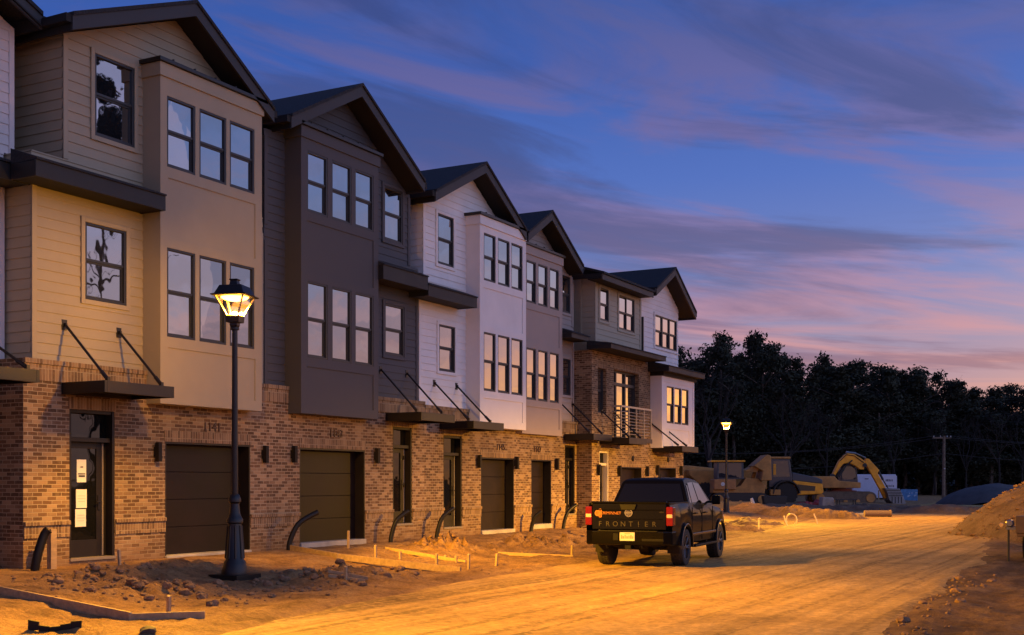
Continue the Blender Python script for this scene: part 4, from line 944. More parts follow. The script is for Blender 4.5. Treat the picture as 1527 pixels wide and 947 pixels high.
# scraps and clods
b = MB(); P = [(-11.15 + .09 * k, 9.35 + .07 * k) for k in range(6)]
for (x, y), (x2, y2), h, h2 in zip(P, P[1:], (.10, .075, .06, .07, .085), (.075, .06, .07, .085, .09)):
    z = gz(x, y); b.hexa([(x, y, z - .02), (x + .02, y - .03, z - .02), (x2 + .02, y2 - .03, z - .02), (x2, y2, z - .02), (x, y, z + h), (x + .02, y - .03, z + h), (x2 + .02, y2 - .03, z + h2), (x2, y2, z + h2)])
prop('plastic_scrap', b, BLACKM, 'torn black plastic edging lying on the dirt at bottom left', 'scrap', bevel=.004)
def clod(mb, x, y, z, r, seed):
    bm = bmesh.new(); bmesh.ops.create_icosphere(bm, subdivisions=2, radius=r)
    for v in bm.verts:
        n_ = noise.noise(v.co / r * 1.4 + Vector((seed, seed * 2, 0))); v.co *= 1 + .38 * n_; v.co.z *= .7
    o = len(mb.v); mb.v += [(v.co.x + x, v.co.y + y, v.co.z + z) for v in bm.verts]; mb.f += [tuple(v.index + o for v in f.verts) for f in bm.faces]; mb.mi += [0] * len(bm.faces); bm.free()
CLAY = mat('clod_clay', (.22, .125, .062), .95, var=.35, vscale=12, bump=.6, bscale=30)
b = MB(); rs = random.Random(3)
spots = [(-12.35, 16.7, 1.0, 1.6, 150), (-14.3, 13.6, .7, 1.3, 110), (-12.9, 13.2, 1.0, 1.1, 110), (-13.6, 12.3, 1.2, .8, 90), (-14.5, 23.8, .9, 1.0, 70), (-13.9, 27.4, 1.0, 1.8, 120), (-12.5, 18.2, 1.5, 2.5, 90), (-12.0, 14.5, 1.3, 2.2, 110), (-2.6, 15, .5, 3, 45), (-2.9, 20, .4, 4, 60)]
for cx, cy, sx, sy, n_ in spots:
    for k in range(n_):
        x, y = rs.gauss(cx, sx * .5), rs.gauss(cy, sy * .5)
        if edge_l(y) - .1 < x < edge_r(y): continue
        if x < -16.4: continue
        r = min(.085, .016 * rs.paretovariate(1.7)); clod(b, x, y, gz(x, y) + r * .15, r, k * .77)
for k in range(1300):
    a_ = rs.uniform(math.pi * .75, math.pi * 1.75); q_ = rs.uniform(.15, 1.0); x, y = 2.2 + 8.6 * q_ * math.cos(a_), 43.5 + 8 * q_ * math.sin(a_)
    p_ = 1 - q_ / (1 + .16 * noise.noise(Vector((math.cos(a_) * 1.3 + 2, math.sin(a_) * 1.3, 2))))
    z_ = 3.4 * (1 - math.exp(-2.2 * max(0, p_))) / (1 - math.exp(-2.2)); r = min(.10, .018 * rs.paretovariate(1.8)); clod(b, x, y, z_ - .015, r, k * .37)
tag(b.build('dirt_clods', CLAY, None, smooth=False), None, None, kind='stuff')
b = MB(); clod(b, -9.75, 9.75, gz(-9.75, 9.75) + .02, .09, 4.4); prop('stone', b, mat('dark_stone', (.05, .04, .035), .9), 'single dark stone at the bottom edge, near the road', 'stone')

# ------------------------------------------------------------------ heaps
def heap(name, cx, cy, rx, ry, h, m, lab, cat, seed=0, n=46, rough=.12, group=None, rz=0, power=1.0):
    o = root_mesh = MB(); V = []; ca, sa = math.cos(rz), math.sin(rz)
    for j in range(n + 1):
        for i in range(n + 1):
            u, v = -1 + 2 * i / n, -1 + 2 * j / n; d = math.hypot(u, v)
            ang = math.atan2(v, u); e = 1 + .16 * noise.noise(Vector((math.cos(ang) * 1.3 + seed, math.sin(ang) * 1.3, seed)))
            p = max(0, 1 - d / e); z = h * (p ** power) * (1 + .0 * d) if p > 0 else 0
            z = h * (1 - math.exp(-2.2 * p)) / (1 - math.exp(-2.2)) if power == 1.0 else z
            x, y = u * rx, v * ry
            z += rough * h * ss(0, .25, p) * (fbm(x + seed * 7, y, 1.1 / max(.6, h), 5)) - .25 * (p <= 0) * (d > 1)
            V.append((cx + x * ca - y * sa, cy + x * sa + y * ca, z - .06))
    o.add(V, [(j * (n + 1) + i, j * (n + 1) + i + 1, (j + 1) * (n + 1) + i + 1, (j + 1) * (n + 1) + i) for j in range(n) for i in range(n)])
    return prop(name, o, m, lab, cat, group, smooth=True)
DIRTH = dirt_mat('heap_dirt', (.15, .085, .045), (.27, .165, .088), (.36, .23, .13), 1.4, 1.0)
GREYG = mat('grey_gravel', (.062, .064, .07), .95, var=.2, vscale=2, bump=.8, bscale=14)
heap('dirt_heap', 2.2, 43.5, 8.6, 8.0, 3.4, DIRTH, 'big heap of brown dirt at the right edge beside the road', 'dirt heap', 2, n=170, rough=.11)
heap('gravel_heap', -11.6, 104, 4.8, 4.5, 1.75, GREYG, 'grey gravel heap behind the brown dirt heap, left one', 'gravel heap', 5, rough=.04, group='grey gravel heaps')
heap('gravel_heap', -5.0, 112, 6.0, 5, 2.1, GREYG, 'grey gravel heap behind the brown dirt heap, right one at the edge', 'gravel heap', 6, rough=.04, group='grey gravel heaps')
heap('dirt_mound', -18.6, 60.8, 2.2, 1.5, .72, DIRTH, 'rounded dirt mound right at the foot of the far street lamp', 'dirt mound', 9, rough=.12, n=60, group='low mounds beyond the houses')
heap('dirt_mound', -16.2, 59.4, 1.9, 1.1, .62, DIRTH, 'rough lit dirt mound with a wooden stump, right of the far lamp', 'dirt mound', 11, rough=.35, n=60, group='low mounds beyond the houses')
heap('dirt_mound', -14.0, 58.4, 2.0, 1.0, .5, DIRTH, 'lit dirt mound farthest right from the far lamp', 'dirt mound', 12, rough=.3, n=60, group='low mounds beyond the houses')
heap('dirt_mound', -19.8, 57.0, 1.5, 1.0, .55, DIRTH, 'small dirt mound behind the pickup mirror', 'dirt mound', 15, rough=.2, n=50, group='low mounds beyond the houses')
heap('dirt_mound', -13.4, 41.2, 1.3, 1.4, .30, DIRTH, 'flat dirt mound beside the pickup front wheel', 'dirt mound', 17, rough=.45, n=60, group='low mounds beyond the houses')
heap('dirt_mound', -14.6, 47.5, 1.6, 1.4, .3, DIRTH, 'flat dirt mound by the white pipe loops', 'dirt mound', 19, rough=.4, n=60, group='low mounds beyond the houses')
SHADED = dirt_mat('shaded_dirt', (.10, .07, .05), (.17, .12, .085), (.22, .16, .11), 1.0, .9)  # duller copy of the heap dirt, shade of the unlit mounds put into its colour
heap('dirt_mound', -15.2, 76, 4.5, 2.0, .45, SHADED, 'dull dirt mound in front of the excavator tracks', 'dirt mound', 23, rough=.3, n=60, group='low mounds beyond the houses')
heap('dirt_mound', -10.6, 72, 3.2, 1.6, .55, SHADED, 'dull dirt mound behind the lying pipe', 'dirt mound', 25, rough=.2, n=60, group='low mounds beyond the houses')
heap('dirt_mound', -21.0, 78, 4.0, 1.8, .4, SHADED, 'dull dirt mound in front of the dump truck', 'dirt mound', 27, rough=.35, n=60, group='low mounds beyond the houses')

# ------------------------------------------------------------------ the building site beyond
TH = R(28.2); sT, cT = math.sin(TH), math.cos(TH)
def site(px, depth):
    k = (px - 763.5) / 1800; return (depth * (-sT + cT * k), depth * (cT + sT * k), 0)
YEL = mat('machine_yellow', (.95, .38, .012), .5, var=.25, vscale=1.5); DYEL = mat('machine_tan', (.44, .21, .05), .6, var=.25, vscale=1.5)
STEEL = mat('worn_steel', (.20, .21, .23), .45, .5, var=.3, vscale=2); DKS = mat('dark_steel', (.035, .033, .032), .6, .3); BLUED = mat('navy_paint', (.02, .028, .045), .4, coat=.4)
MGLASS = glass_mat('cab_glass', .06, (.012, .018, .03), wob=.01, top=.3)
def wheel(par, x, y, r, w, hub=YEL):
    b = MB(); b.lathe([(r * .6, -w / 2), (r * .93, -w / 2), (r, -w * .3), (r, w * .3), (r * .93, w / 2), (r * .6, w / 2)], 24, (x, y, r), 'y')
    for k in range(20):
        a = k * math.pi / 10; b.hexa([(x + (r - .02 + q) * math.cos(a + e), y + s_, r + (r - .02 + q) * math.sin(a + e)) for q in (0, .06) for e, s_ in ((-.07, -w * .45), (.07, -w * .45), (.07, w * .45), (-.07, w * .45))])
    o = b.build('wheel', TYRE, par, smooth=True)
    m = MB(); m.lathe([(r * .62, -w * .42), (r * .5, -w * .3), (r * .2, -w * .38), (r * .2, w * .38), (r * .5, w * .3), (r * .62, w * .42)], 20, (x, y, r), 'y'); m.build('rim', hub, o, smooth=True)
def track(par, x0, x1, y0, y1, h, m=DKS):
    b = MB(); r = h / 2; pts = []
    for k in range(13): a = R(90 + 180 * k / 12); pts.append((x0 + r + r * math.cos(a), r + r * math.sin(a)))
    for k in range(13): a = R(-90 + 180 * k / 12); pts.append((x1 - r + r * math.cos(a), r + r * math.sin(a)))
    b.prism(pts, 'y', y0, y1)
    n = int((x1 - x0) / .22)
    for k in range(n):
        x = x0 + r + (x1 - x0 - 2 * r) * k / n
        for z in (-.03, h - .01): b.box(x, x + .13, y0 - .01, y1 + .01, z, z + .04)
    o = b.build('track', m, par)
    ym = y0 - .015
    for k in range(1, 4): q = MB(); q.lathe([(.16, 0), (.16, .06), (.05, .08)], 12, (x0 + r + (x1 - x0 - 2 * r) * k / 4, ym - .05, .24), 'y'); q.build('roller', DYEL, o)
    for x in (x0 + r, x1 - r): q = MB(); q.lathe([(r * .7, 0), (r * .7, .05), (.05, .08)], 16, (x, ym - .05, r), 'y'); q.build('sprocket', DYEL, o)
def machine(name, px, depth, lab, cat, rz=0):
    return root(name, site(px, depth), lab, cat, 'machines parked on the building site', rz=TH + rz, local=True)
# articulated dump truck facing right (local x to the right, y away)
A = machine('dump_truck', 1160, 96, 'articulated dump truck with dark cab and bright yellow engine side, facing right', 'dump truck')
wheel(A, .37, -1.1, .87, .65); wheel(A, .37, 1.1, .87, .65); wheel(A, -4.2, -1.1, .87, .65); wheel(A, -4.2, 1.1, .87, .65); wheel(A, -6.0, -1.1, .87, .65); wheel(A, -6.0, 1.1, .87, .65)
b = MB(); b.box(-6.6, 3.0, -.5, .5, .75, 1.15); b.build('chassis', DKS, A)
b = MB(); b.prism([(-.9, 1.35), (.95, 1.35), (.95, 2.2), (.72, 3.62), (-.72, 3.62), (-.9, 2.2)], 'y', -.85, .85); c_ = b.build('cab', BLUED, A, bevel=.05)
b = MB(); b.box(-.85, .82, -.92, .92, 3.62, 3.78); b.build('cab_roof', DYEL, c_, bevel=.04)
b = MB(); b.add([(-.55, -.862, 2.2), (.75, -.862, 2.2), (.58, -.862, 3.45), (-.55, -.862, 3.45)], [(0, 1, 2, 3)]); b.build('side_window', MGLASS, c_)
b = MB(); b.add([(.96, -.7, 2.2), (.96, .7, 2.2), (.75, .7, 3.5), (.75, -.7, 3.5)], [(0, 1, 2, 3)]); b.build('windscreen', MGLASS, c_)
b = MB(); b.box(-.55, -.35, -.88, -.86, 2.35, 3.2); b.build('grab_plate', YEL, c_)
b = MB(); b.prism([(.95, 1.9), (3.35, 1.65), (3.35, 1.95), (2.9, 2.15), (.95, 2.55)], 'y', -.8, .8); b.build('bonnet', mat('bonnet_grey', (.07, .07, .08), .5), A, bevel=.06)
b = MB(); b.prism([(.98, 1.35), (1.35, .75), (3.25, .85), (3.4, 1.0), (3.3, 1.64), (1.0, 1.9)], 'y', -.95, .95); e_ = b.build('engine_side', YEL, A, bevel=.05)
b = MB(); b.prism([(1.4, 1.1), (2.7, 1.08), (2.75, 1.45), (1.35, 1.6)], 'y', -.965, -.952); b.build('grille', mat('grille_brown', (.10, .06, .02), .6), e_)
b = MB(); pts = [(.37 + 1.08 * math.cos(R(a)), .87 + 1.08 * math.sin(R(a))) for a in range(0, 181, 15)] + [(.37 + .98 * math.cos(R(a)), .87 + .98 * math.sin(R(a))) for a in range(180, -1, -15)]
b.prism(pts, 'y', -1.5, -.7); b.build('mudguard', DKS, A)
b = MB(); b.prism([(-7.2, 2.3), (-6.2, 1.4), (-2.4, 1.4), (-1.5, 2.2), (-1.15, 3.15), (-1.75, 3.2), (-2.6, 2.75), (-7.3, 2.75)], 'y', -1.35, 1.35); b.build('dump_bed', DYEL, A, bevel=.06)
b = MB(); b.box(-1.5, -1.05, -.9, .9, 1.2, 2.1); b.box(-.9, -.1, -1.45, -1.0, .75, 1.2); b.build('fuel_tank', DYEL, A, bevel=.04)
# crawler loader, partly behind the lamp
A = machine('crawler_loader', 1096, 92, 'crawler loader with yellow cab roof and steel tracks, standing behind the far lamp', 'loader')
track(A, -1.9, 2.3, -1.2, -.7, .95); track(A, -1.9, 2.3, .7, 1.2, .95)
b = MB(); b.prism([(-1.8, .95), (2.1, .85), (2.2, 1.5), (1.6, 2.05), (.7, 2.1), (.3, 1.5), (-.2, 1.35), (-1.8, 1.35)], 'y', -.7, .7); b.build('hull', DYEL, A, bevel=.06)
b = MB(); b.box(-1.75, -.1, -1.0, 1.0, 1.2, 2.0); o_ = b.build('engine_cover', mat('machine_orange', (.40, .17, .05), .55, var=.2), A, bevel=.06)
b = MB(); b.lathe([(.15, 0), (.15, -.02), (.03, -.03)], 16, (-1.1, -1.002, 1.62), 'y'); b.build('badge', mat('badge_white', (.6, .58, .55), .5), o_)
b = MB(); b.prism([(-1.5, 2.0), (.55, 2.0), (.5, 3.3), (-1.5, 3.3)], 'y', -.75, .75); c_ = b.build('cab', mat('cab_grey', (.07, .07, .075), .5), A, bevel=.04)
b = MB()
for x0, x1 in ((-1.35, -.75), (-.65, .35)): b.quad((x0, -.757, 2.1), (x1, -.757, 2.1), (x1, -.757, 3.2), (x0, -.757, 3.2))
b.build('pane', MGLASS, c_)
b = MB(); b.box(-1.95, .62, -.9, .9, 3.3, 3.42); b.build('cab_roof', YEL, c_, bevel=.03)
b = MB(); b.prism([(.6, 2.6), (1.5, 2.5), (2.0, 3.1), (2.1, 3.45), (1.2, 3.0)], 'y', -.8, -.65); b.prism([(1.2, 1.6), (1.5, 1.6), (1.9, 2.9), (1.6, 2.9)], 'y', .65, .8); b.build('lift_arm', DYEL, A, bevel=.03)
b = MB(); b.prism([(1.75, 1.9), (2.55, 1.9), (2.5, 3.75), (2.2, 3.85), (1.2, 3.0), (1.9, 2.6)], 'y', -1.2, 1.2); b.build('bucket', DYEL, A, bevel=.05)
# dump truck at the far left, behind the house end
A = machine('dump_truck', 1030, 98, 'dump truck with a raised brown bed and dark wheels beside the last house', 'dump truck', rz=R(8))
for x in (-2.4, 1.3, 2.9):
    wheel(A, x, -1.1, .85, .6); wheel(A, x, 1.1, .85, .6)
b = MB(); b.box(-3.5, 3.4, -.5, .5, .8, 1.2); b.build('chassis', mat('rust_red', (.22, .05, .025), .7), A)
b = MB(); b.prism([(-2.6, 1.9), (-2.0, 2.1), (-.2, 1.45), (2.0, 1.5), (2.6, 1.9), (2.9, 1.75), (3.1, 2.3), (3.0, 2.75), (-.5, 3.1), (-2.4, 3.15)], 'y', -1.4, 1.4); b.build('dump_bed', DYEL, A, bevel=.06)
b = MB(); b.prism([(-4.0, 1.2), (-2.4, 1.2), (-2.4, 3.0), (-3.4, 3.0), (-4.0, 2.1)], 'y', -.9, .9); b.build('cab', DYEL, A, bevel=.05)
b = MB(); b.quad((-3.6, -.91, 2.1), (-2.6, -.91, 2.1), (-2.6, -.91, 2.85), (-3.3, -.91, 2.85)); b.build('side_window', MGLASS, A)
# excavator: tracks, house, boom to the right, bucket on the ground
A = machine('excavator', 1255, 98, 'yellow excavator with its boom arched and the grey bucket resting on the ground', 'excavator')
track(A, -2.6, 2.4, -1.5, -.8, 1.0, mat('track_brown', (.12, .085, .055), .7, var=.3)); track(A, -2.6, 2.4, .8, 1.5, 1.0, MATS['track_brown'])
b = MB(); b.box(-1.0, 1.0, -.8, .8, .5, 1.1); b.lathe([(.8, 1.1), (.8, 1.28)], 20); b.build('undercarriage', mat('rust_red', (.22, .05, .025), .7), A)
b = MB(); b.prism([(-3.1, 1.3), (1.2, 1.3), (1.2, 1.75), (-.6, 1.9), (-.9, 2.25), (-3.2, 2.25), (-3.4, 1.8)], 'y', -1.3, 1.3); b.build('superstructure', DYEL, A, bevel=.06)
b = MB(); b.prism([(.05, 1.75), (1.45, 1.75), (1.35, 2.8), (1.0, 3.2), (.05, 3.2)], 'y', .35, 1.3); c_ = b.build('cab', BLUED, A, bevel=.05)
b = MB(); b.quad((.15, .345, 2.0), (1.3, .345, 2.0), (1.15, .345, 3.05), (.15, .345, 3.05)); b.build('pane', MGLASS, c_)
bo = [(-.9, 2.2), (-.66, 2.2), (-.2, 2.95), (.1, 3.28), (.55, 3.33), (1.03, 3.1), (1.4, 2.82), (1.72, 2.78), (1.84, 3.45), (1.45, 3.72), (.95, 4.02), (.45, 4.1), (.2, 3.98), (-.25, 3.5)]
b = MB(); b.prism(bo, 'y', -.32, .22); bm_ = b.build('boom', YEL, A, bevel=.04)
for y in (-.42, .26): b = MB(); b.tube([(-.35, y, 2.2), (.25, y, 3.1), (.75, y, 3.55)], [.1, .06, .05], 8); b.build('lift_ram', DKS, bm_)
b = MB(); b.tube([(.35, -.05, 4.2), (1.15, -.05, 4.1)], .1, 8); b.tube([(1.15, -.05, 4.1), (1.95, -.05, 3.75)], .05, 8); b.build('stick_ram', STEEL, bm_)
b = MB(); b.tube([(-.2, -.36, 3.5), (.3, -.36, 4.0), (.95, -.36, 3.9), (1.7, -.36, 3.35)], .03, 6); b.build('hose', BLACKM, bm_)
b = MB(); b.lathe([(.17, -.40), (.17, .30)], 14, (1.78, 0, 3.15), 'y'); b.lathe([(.14, -.38), (.14, .28)], 14, (-.76, 0, 2.3), 'y'); b.build('pin', DKS, bm_)
b = MB(); b.prism([(1.86, 3.3), (1.9, 3.7), (2.16, 3.66), (3.0, 2.74), (2.86, 2.5), (3.5, 1.35), (3.66, .5), (3.4, .45), (3.05, 1.2), (2.55, 2.1)], 'y', -.24, .14); st_ = b.build('stick', YEL, A, bevel=.035)
b = MB(); b.tube([(2.95, -.05, 2.75), (3.35, -.05, 1.95)], .09, 8); b.tube([(3.35, -.05, 1.95), (3.78, -.05, 1.25)], .05, 8); b.build('bucket_ram', DKS, st_)
b = MB(); b.prism([(3.25, 1.3), (4.45, 1.26), (4.72, .7), (4.95, .02), (3.95, -.05), (3.6, .35), (3.45, .9)], 'y', -.85, .65); k_ = b.build('bucket', STEEL, A, bevel=.04)
for y in (-.75, -.4, -.05, .3): b = MB(); b.hexa([(4.05, y, .0), (4.6, y, -.1), (4.6, y + .2, -.1), (4.05, y + .2, .0), (4.05, y, .12), (4.6, y, .0), (4.6, y + .2, .0), (4.05, y + .2, .12)]); b.build('tooth', DKS, k_)
b = MB()
for z, x0, x1 in ((1.08, 3.4, 4.5), (.88, 3.5, 4.6), (.66, 3.55, 4.7)): b.box(x0, x1, -.875, -.86, z, z + .05)
for x in (3.8, 4.05, 4.3, 4.55): b.box(x, x + .07, -.88, -.86, .08, .6)
b.build('wear_bars', DKS, k_)

# site cabin with a sign, blue sign, pole, clutter
A = root('site_trailer', site(1304, 112), 'pale site trailer behind the excavator stick', 'trailer', rz=TH, local=True)
b = MB(); b.box(-2.0, 2.0, 0, 2.4, .3, 2.5); b.build('body', mat('trailer_white', (.55, .58, .72), .6, var=.08), A, bevel=.05)
b = MB(); b.box(-1.6, 1.6, .5, 1.9, 0, .3); b.build('undercarriage', DKS, A)
b = MB(); b.box(-.9, -.55, -.012, -.002, 2.05, 2.12); b.build('vent', DKS, A)
A = root('notice_board', site(1325, 108), 'white notice board with two lines of print above the excavator bucket', 'sign', rz=TH, local=True)
b = MB(); b.box(-.95, .75, 0, .06, 1.05, 2.35); bo_ = b.build('panel', mat('sign_white', (.62, .62, .72), .6), A)
b = MB()
for x in (-.85, .65): b.box(x - .05, x + .05, .06, .14, 0, 2.3)
b.build('post', LUMBER, A)
b = MB()
rs = random.Random(5)
for z, n_ in ((1.85, 5), (1.35, 6)):
    for k in range(n_): b.box(-.25 + k * .13, -.25 + k * .13 + .09 * rs.uniform(.6, 1), -.008, -.001, z, z + .2 * rs.uniform(.7, 1))
b.build('print', INK, bo_)
A = root('site_sign', site(1356, 112), 'small blue banner sign right of the excavator bucket', 'sign', rz=TH, local=True)
b = MB(); b.box(-.78, .78, 0, .05, .08, 1.12); bo_ = b.build('panel', mat('sign_blue', (.06, .20, .42), .6, var=.3, vscale=4), A)
b = MB()
for k in range(9): x = rs.uniform(-.3, .6); z = rs.uniform(.4, .9); b.box(x, x + rs.uniform(.08, .2), -.006, -.001, z, z + .08)
b.build('print', mat('sign_pale', (.4, .5, .6), .6), bo_)
b = MB()
for x in (-.7, .7): b.box(x - .04, x + .04, .05, .1, 0, 1.15)
b.build('post', DKS, A)
A = root('utility_pole', site(1407, 118), 'wooden utility pole with a crossarm standing right of the blue sign', 'utility pole', rz=TH, local=True)
WOODP = mat('pole_wood', (.16, .12, .085), .85, var=.3, vscale=3)
b = MB(); b.tube([(0, 0, -.3), (.05, 0, 6.3)], [.17, .12], 10); b.build('post', WOODP, A)
b = MB(); b.box(-1.05, .75, -.06, .06, 6.05, 6.18); b.build('crossarm', WOODP, A)
b = MB()
for x in (-.95, -.3, .35, .7): b.lathe([(.05, 0), (.06, .08), (.03, .15)], 8, (x, 0, 6.18))
b.lathe([(.07, 0), (.07, -.12)], 10, (0.02, -.15, 3.1), 'y'); b.build('insulator', mat('glaze', (.5, .5, .48), .3), A)
b = MB()
def sag(p, q, s, n=14): return [Vector(p).lerp(Vector(q), k / n) - Vector((0, 0, s * 4 * (k / n) * (1 - k / n))) for k in range(n + 1)]
ox = A.location
for dx, z in ((-.95, 6.3), (.7, 6.3), (0, 4.6)):
    b.tube(sag((dx, 0, z), (dx - 34, 6, z - .8), 1.2), .025, 5); b.tube(sag((dx, 0, z), (dx + 30, -2, z + .2), 1.0), .025, 5)
b.build('wire', DKS, A)
b = MB(); p = site(1155, 90); M = Matrix.Translation(p) @ Matrix.Rotation(TH, 4, 'Z')
def sprop(name, px, depth, mb, m, lab, cat, **k):
    o = mb.build(name, m, None, **k); o.location = site(px, depth); o.rotation_euler.z = TH; return tag(o, lab, cat, k.get('group'))
b = MB(); b.prism([(-.75, 0), (.7, 0), (.85, .75), (-.9, .78)], 'y', -.4, .4); sprop('skip_bin', 1155, 88, b, DKS, 'black open bin lying in front of the dump truck', 'bin', bevel=.03)
b = MB(); b.prism([(-.45, 0), (.42, 0), (.36, .62), (.28, .72), (-.4, .74)], 'y', -.5, .5); sprop('concrete_block', 1233, 83, b, CONC, 'grey concrete block beside the red scraps', 'block', bevel=.04)
b = MB(); b.lathe([(.16, -.68), (.16, .6), (.18, .6), (.18, .66), (.13, .66), (.13, .5), (.01, .5)], 18, (0, 0, .17), 'x'); sprop('concrete_pipe', 1309, 61, b, mat('pipe_clay', (.16, .11, .085), .8), 'brown pipe length with a pale end lying on the far road', 'pipe', smooth=True)
b = MB()
for x in (-.55, .55):
    for y in (-.3, .3): b.box(x - .03, x + .03, y - .03, y + .03, 0, .55)
b.box(-.65, .65, -.35, .35, .55, .6); b.box(-.58, .58, -.32, -.28, .2, .25); sprop('sawhorse', 1262, 82, b, DKS, 'dark work table standing in front of the excavator tracks', 'work table')
b = MB(); b.box(-1.1, 1.05, -.1, .1, 0, .66); o = sprop('retaining_wall', 1091, 68, b, mat('block_wall', (.34, .24, .12), .85, var=.2), 'low tan block wall right of the far lamp post', 'low wall', bevel=.02)
b = MB(); b.hexa([(-.12, -.5, 0), (.22, -.5, 0), (.3, .5, 0), (.1, .5, 0), (-.3, -.5, .85), (-.2, -.5, .9), (.05, .5, .9), (-.1, .5, .85)]); sprop('concrete_block', 1124, 66, b, mat('pale_concrete', (.55, .52, .5), .8), 'pale upright concrete slab at the end of the tan wall', 'slab', bevel=.02)
for px, dp, lab, sc_ in ((1200, 86, 'heap of red plastic scraps left of the concrete block', 1), (1222, 84, 'red plastic sheet bundle against the concrete block', 1.1), (1424, 100, 'small red cover at the foot of the grey gravel', 1.2)):
    b = MB(); rs = random.Random(px)
    for k in range(7): clod(b, rs.uniform(-.35, .35) * sc_, rs.uniform(-.2, .2), .15 + rs.uniform(0, .25) * sc_, rs.uniform(.14, .26) * sc_, k * 1.7 + px)
    sprop('red_scrap', px, dp, b, mat('red_plastic', (.30, .03, .03), .6), lab, 'scrap')
b = MB(); b.box(-1.8, 1.8, -.5, .5, 0, .12); sprop('concrete_slab', 1245, 64, b, CONC, 'flat concrete slab lying left of the brown pipe', 'slab', bevel=.02)
# pipe stubs beyond the truck
WPIPE = mat('pale_pipe', (.62, .5, .34), .5)
def stub(pts, lab, r=.03):
    b = MB(); b.tube(pts, r, 8); prop('pipe_stub', b, WPIPE, lab, 'pipe', 'pale pipe stubs beyond the pickup', smooth=True)
stub([(-12.41, 41.47, 0), (-12.41, 41.47, .44), (-12.35, 41.47, .47)], 'straight pale pipe stub nearest the pickup')
stub([(-12.9, 47.0, 0), (-12.98, 47.05, .15), (-13.05, 47.1, .32), (-13.07, 47.1, .42)], 'curved pale pipe stub left of the loop')
stub([(-13.2 + .22 * math.cos(a), 48.7, .22 + .24 * math.sin(a)) for a in [R(-60 + 30 * k) for k in range(10)]], 'pale pipe bent into a loop')
stub([(-12.65, 50.7, 0), (-12.7, 50.7, .2), (-12.8, 50.7, .42)], 'leaning pale pipe stub right of the loop')
b = MB(); b.tube(sag((-15.6, 33.6, .35), (-13.2, 31.2, .2), -.18), .02, 6); prop('hose', b, WPIPE, 'thin pale hose arched over the dirt left of the pickup', 'hose')
# trailer cut off by the right edge
A = root('utility_trailer', (-2.73, 28.4, 0), 'brown box trailer cut off by the right edge, with a lamp on its near end', 'trailer', local=True, rz=R(-4))
b = MB(); b.box(0, 2.2, -.2, 3.2, .62, 1.0); b.box(.02, 2.18, -.18, 3.18, .55, .62); b.build('box', mat('trailer_brown', (.13, .075, .045), .7, var=.2), A, bevel=.02)
b = MB(); b.lathe([(.2, 0), (.33, .0), (.345, .06), (.345, .16), (.33, .22), (.2, .22)], 24, (.06, .6, .34), 'x'); b.build('wheel', TYRE, A, smooth=True)
b = MB(); b.lathe([(.33, 0), (.345, .06), (.345, .16), (.33, .22)], 24, (1.9, .6, .34), 'x'); b.build('wheel', TYRE, A, smooth=True)
b = MB(); b.box(-.2, 0, -.12, -.06, .70, .78); b.lathe([(.06, 0), (.085, .05), (.085, .13), (.05, .16)], 14, (-.12, -.22, .84), 'y'); b.build('lamp', mat('lamp_grey', (.2, .2, .24), .3, .5), A, smooth=True)
b = MB(); b.tube([(-.16, -.09, 0), (-.16, -.09, .72)], .022, 8); b.build('prop_leg', DKS, A)
b = MB(); b.lathe([(.045, 0), (.05, .02), (.03, .03)], 12, (-.30, -.14, .80), 'y'); b.build('reflector', mat('amber', (.9, .6, .25), .15, .3), A)

# ------------------------------------------------------------------ trees
LEAF = mat('dark_leaves', (.034, .038, .024), .8, var=.4, vscale=.5, spec=.2); BARK = mat('bark', (.10, .08, .065), .9, var=.3); PBARK = mat('pale_bark', (.08, .068, .06), .9, var=.2); TWIG = mat('twigs', (.02, .016, .014), .9)
def crown_mesh(seed, H, W, bot, n, leaf=.5, blobs=9):
    rs = random.Random(seed); m = MB(); B = []
    for k in range(blobs):
        t = rs.random(); z = H * (bot + (1 - bot) * t); env = W * .5 * (1.05 - .85 * t ** 1.6) * rs.uniform(.6, 1.25); rr = W * .17 * (1.15 - .6 * t) * rs.uniform(.6, 1.3)
        a = rs.uniform(0, 6.283); off = max(0, env - rr) * rs.random() ** .5; B.append((off * math.cos(a), off * math.sin(a), min(z, H - rr * .6), rr))
    for k in range(3): B.append((rs.uniform(-.9, .9), rs.uniform(-.9, .9), H - W * rs.uniform(.03, .2), W * .09))
    tot = sum(q[3] ** 2 for q in B)
    for bx, by, bz, br in B:
        for k in range(int(n * br * br / tot)):
            u = Vector((rs.gauss(0, 1), rs.gauss(0, 1), rs.gauss(0, .75))).normalized(); r = br * rs.uniform(.3, 1.5) ** .8
            p = Vector((bx, by, bz)) + u * r; s = leaf * rs.uniform(.5, 1.3)
            a = Vector((rs.gauss(0, 1), rs.gauss(0, 1), rs.gauss(0, 1))).normalized(); c = a.cross(u + Vector((.01, .02, .03))).normalized()
            m.add([p - a * s * .5, p + c * s * .3, p + a * s * .5, p - c * s * .3], [(0, 1, 2, 3)])
    return m
def trunk_mesh(seed, H, top, r=.2):
    rs = random.Random(seed); m = MB(); x = y = 0; pts = []
    for k in range(6): pts.append((x, y, H * top * k / 5)); x += rs.uniform(-.2, .2); y += rs.uniform(-.2, .2)
    m.tube(pts, [r * (1 - .13 * k) for k in range(6)], 7)
    for k in range(7):
        t = rs.uniform(.45, .95); a = rs.uniform(0, 6.28); z = H * top * t; l_ = H * .14
        m.tube([(pts[3][0] * t, pts[3][1] * t, z), (l_ * .6 * math.cos(a), l_ * .6 * math.sin(a), z + l_ * .4), (l_ * math.cos(a), l_ * math.sin(a), z + l_ * .6)], [r * .35, r * .22, r * .1], 5)
    return m
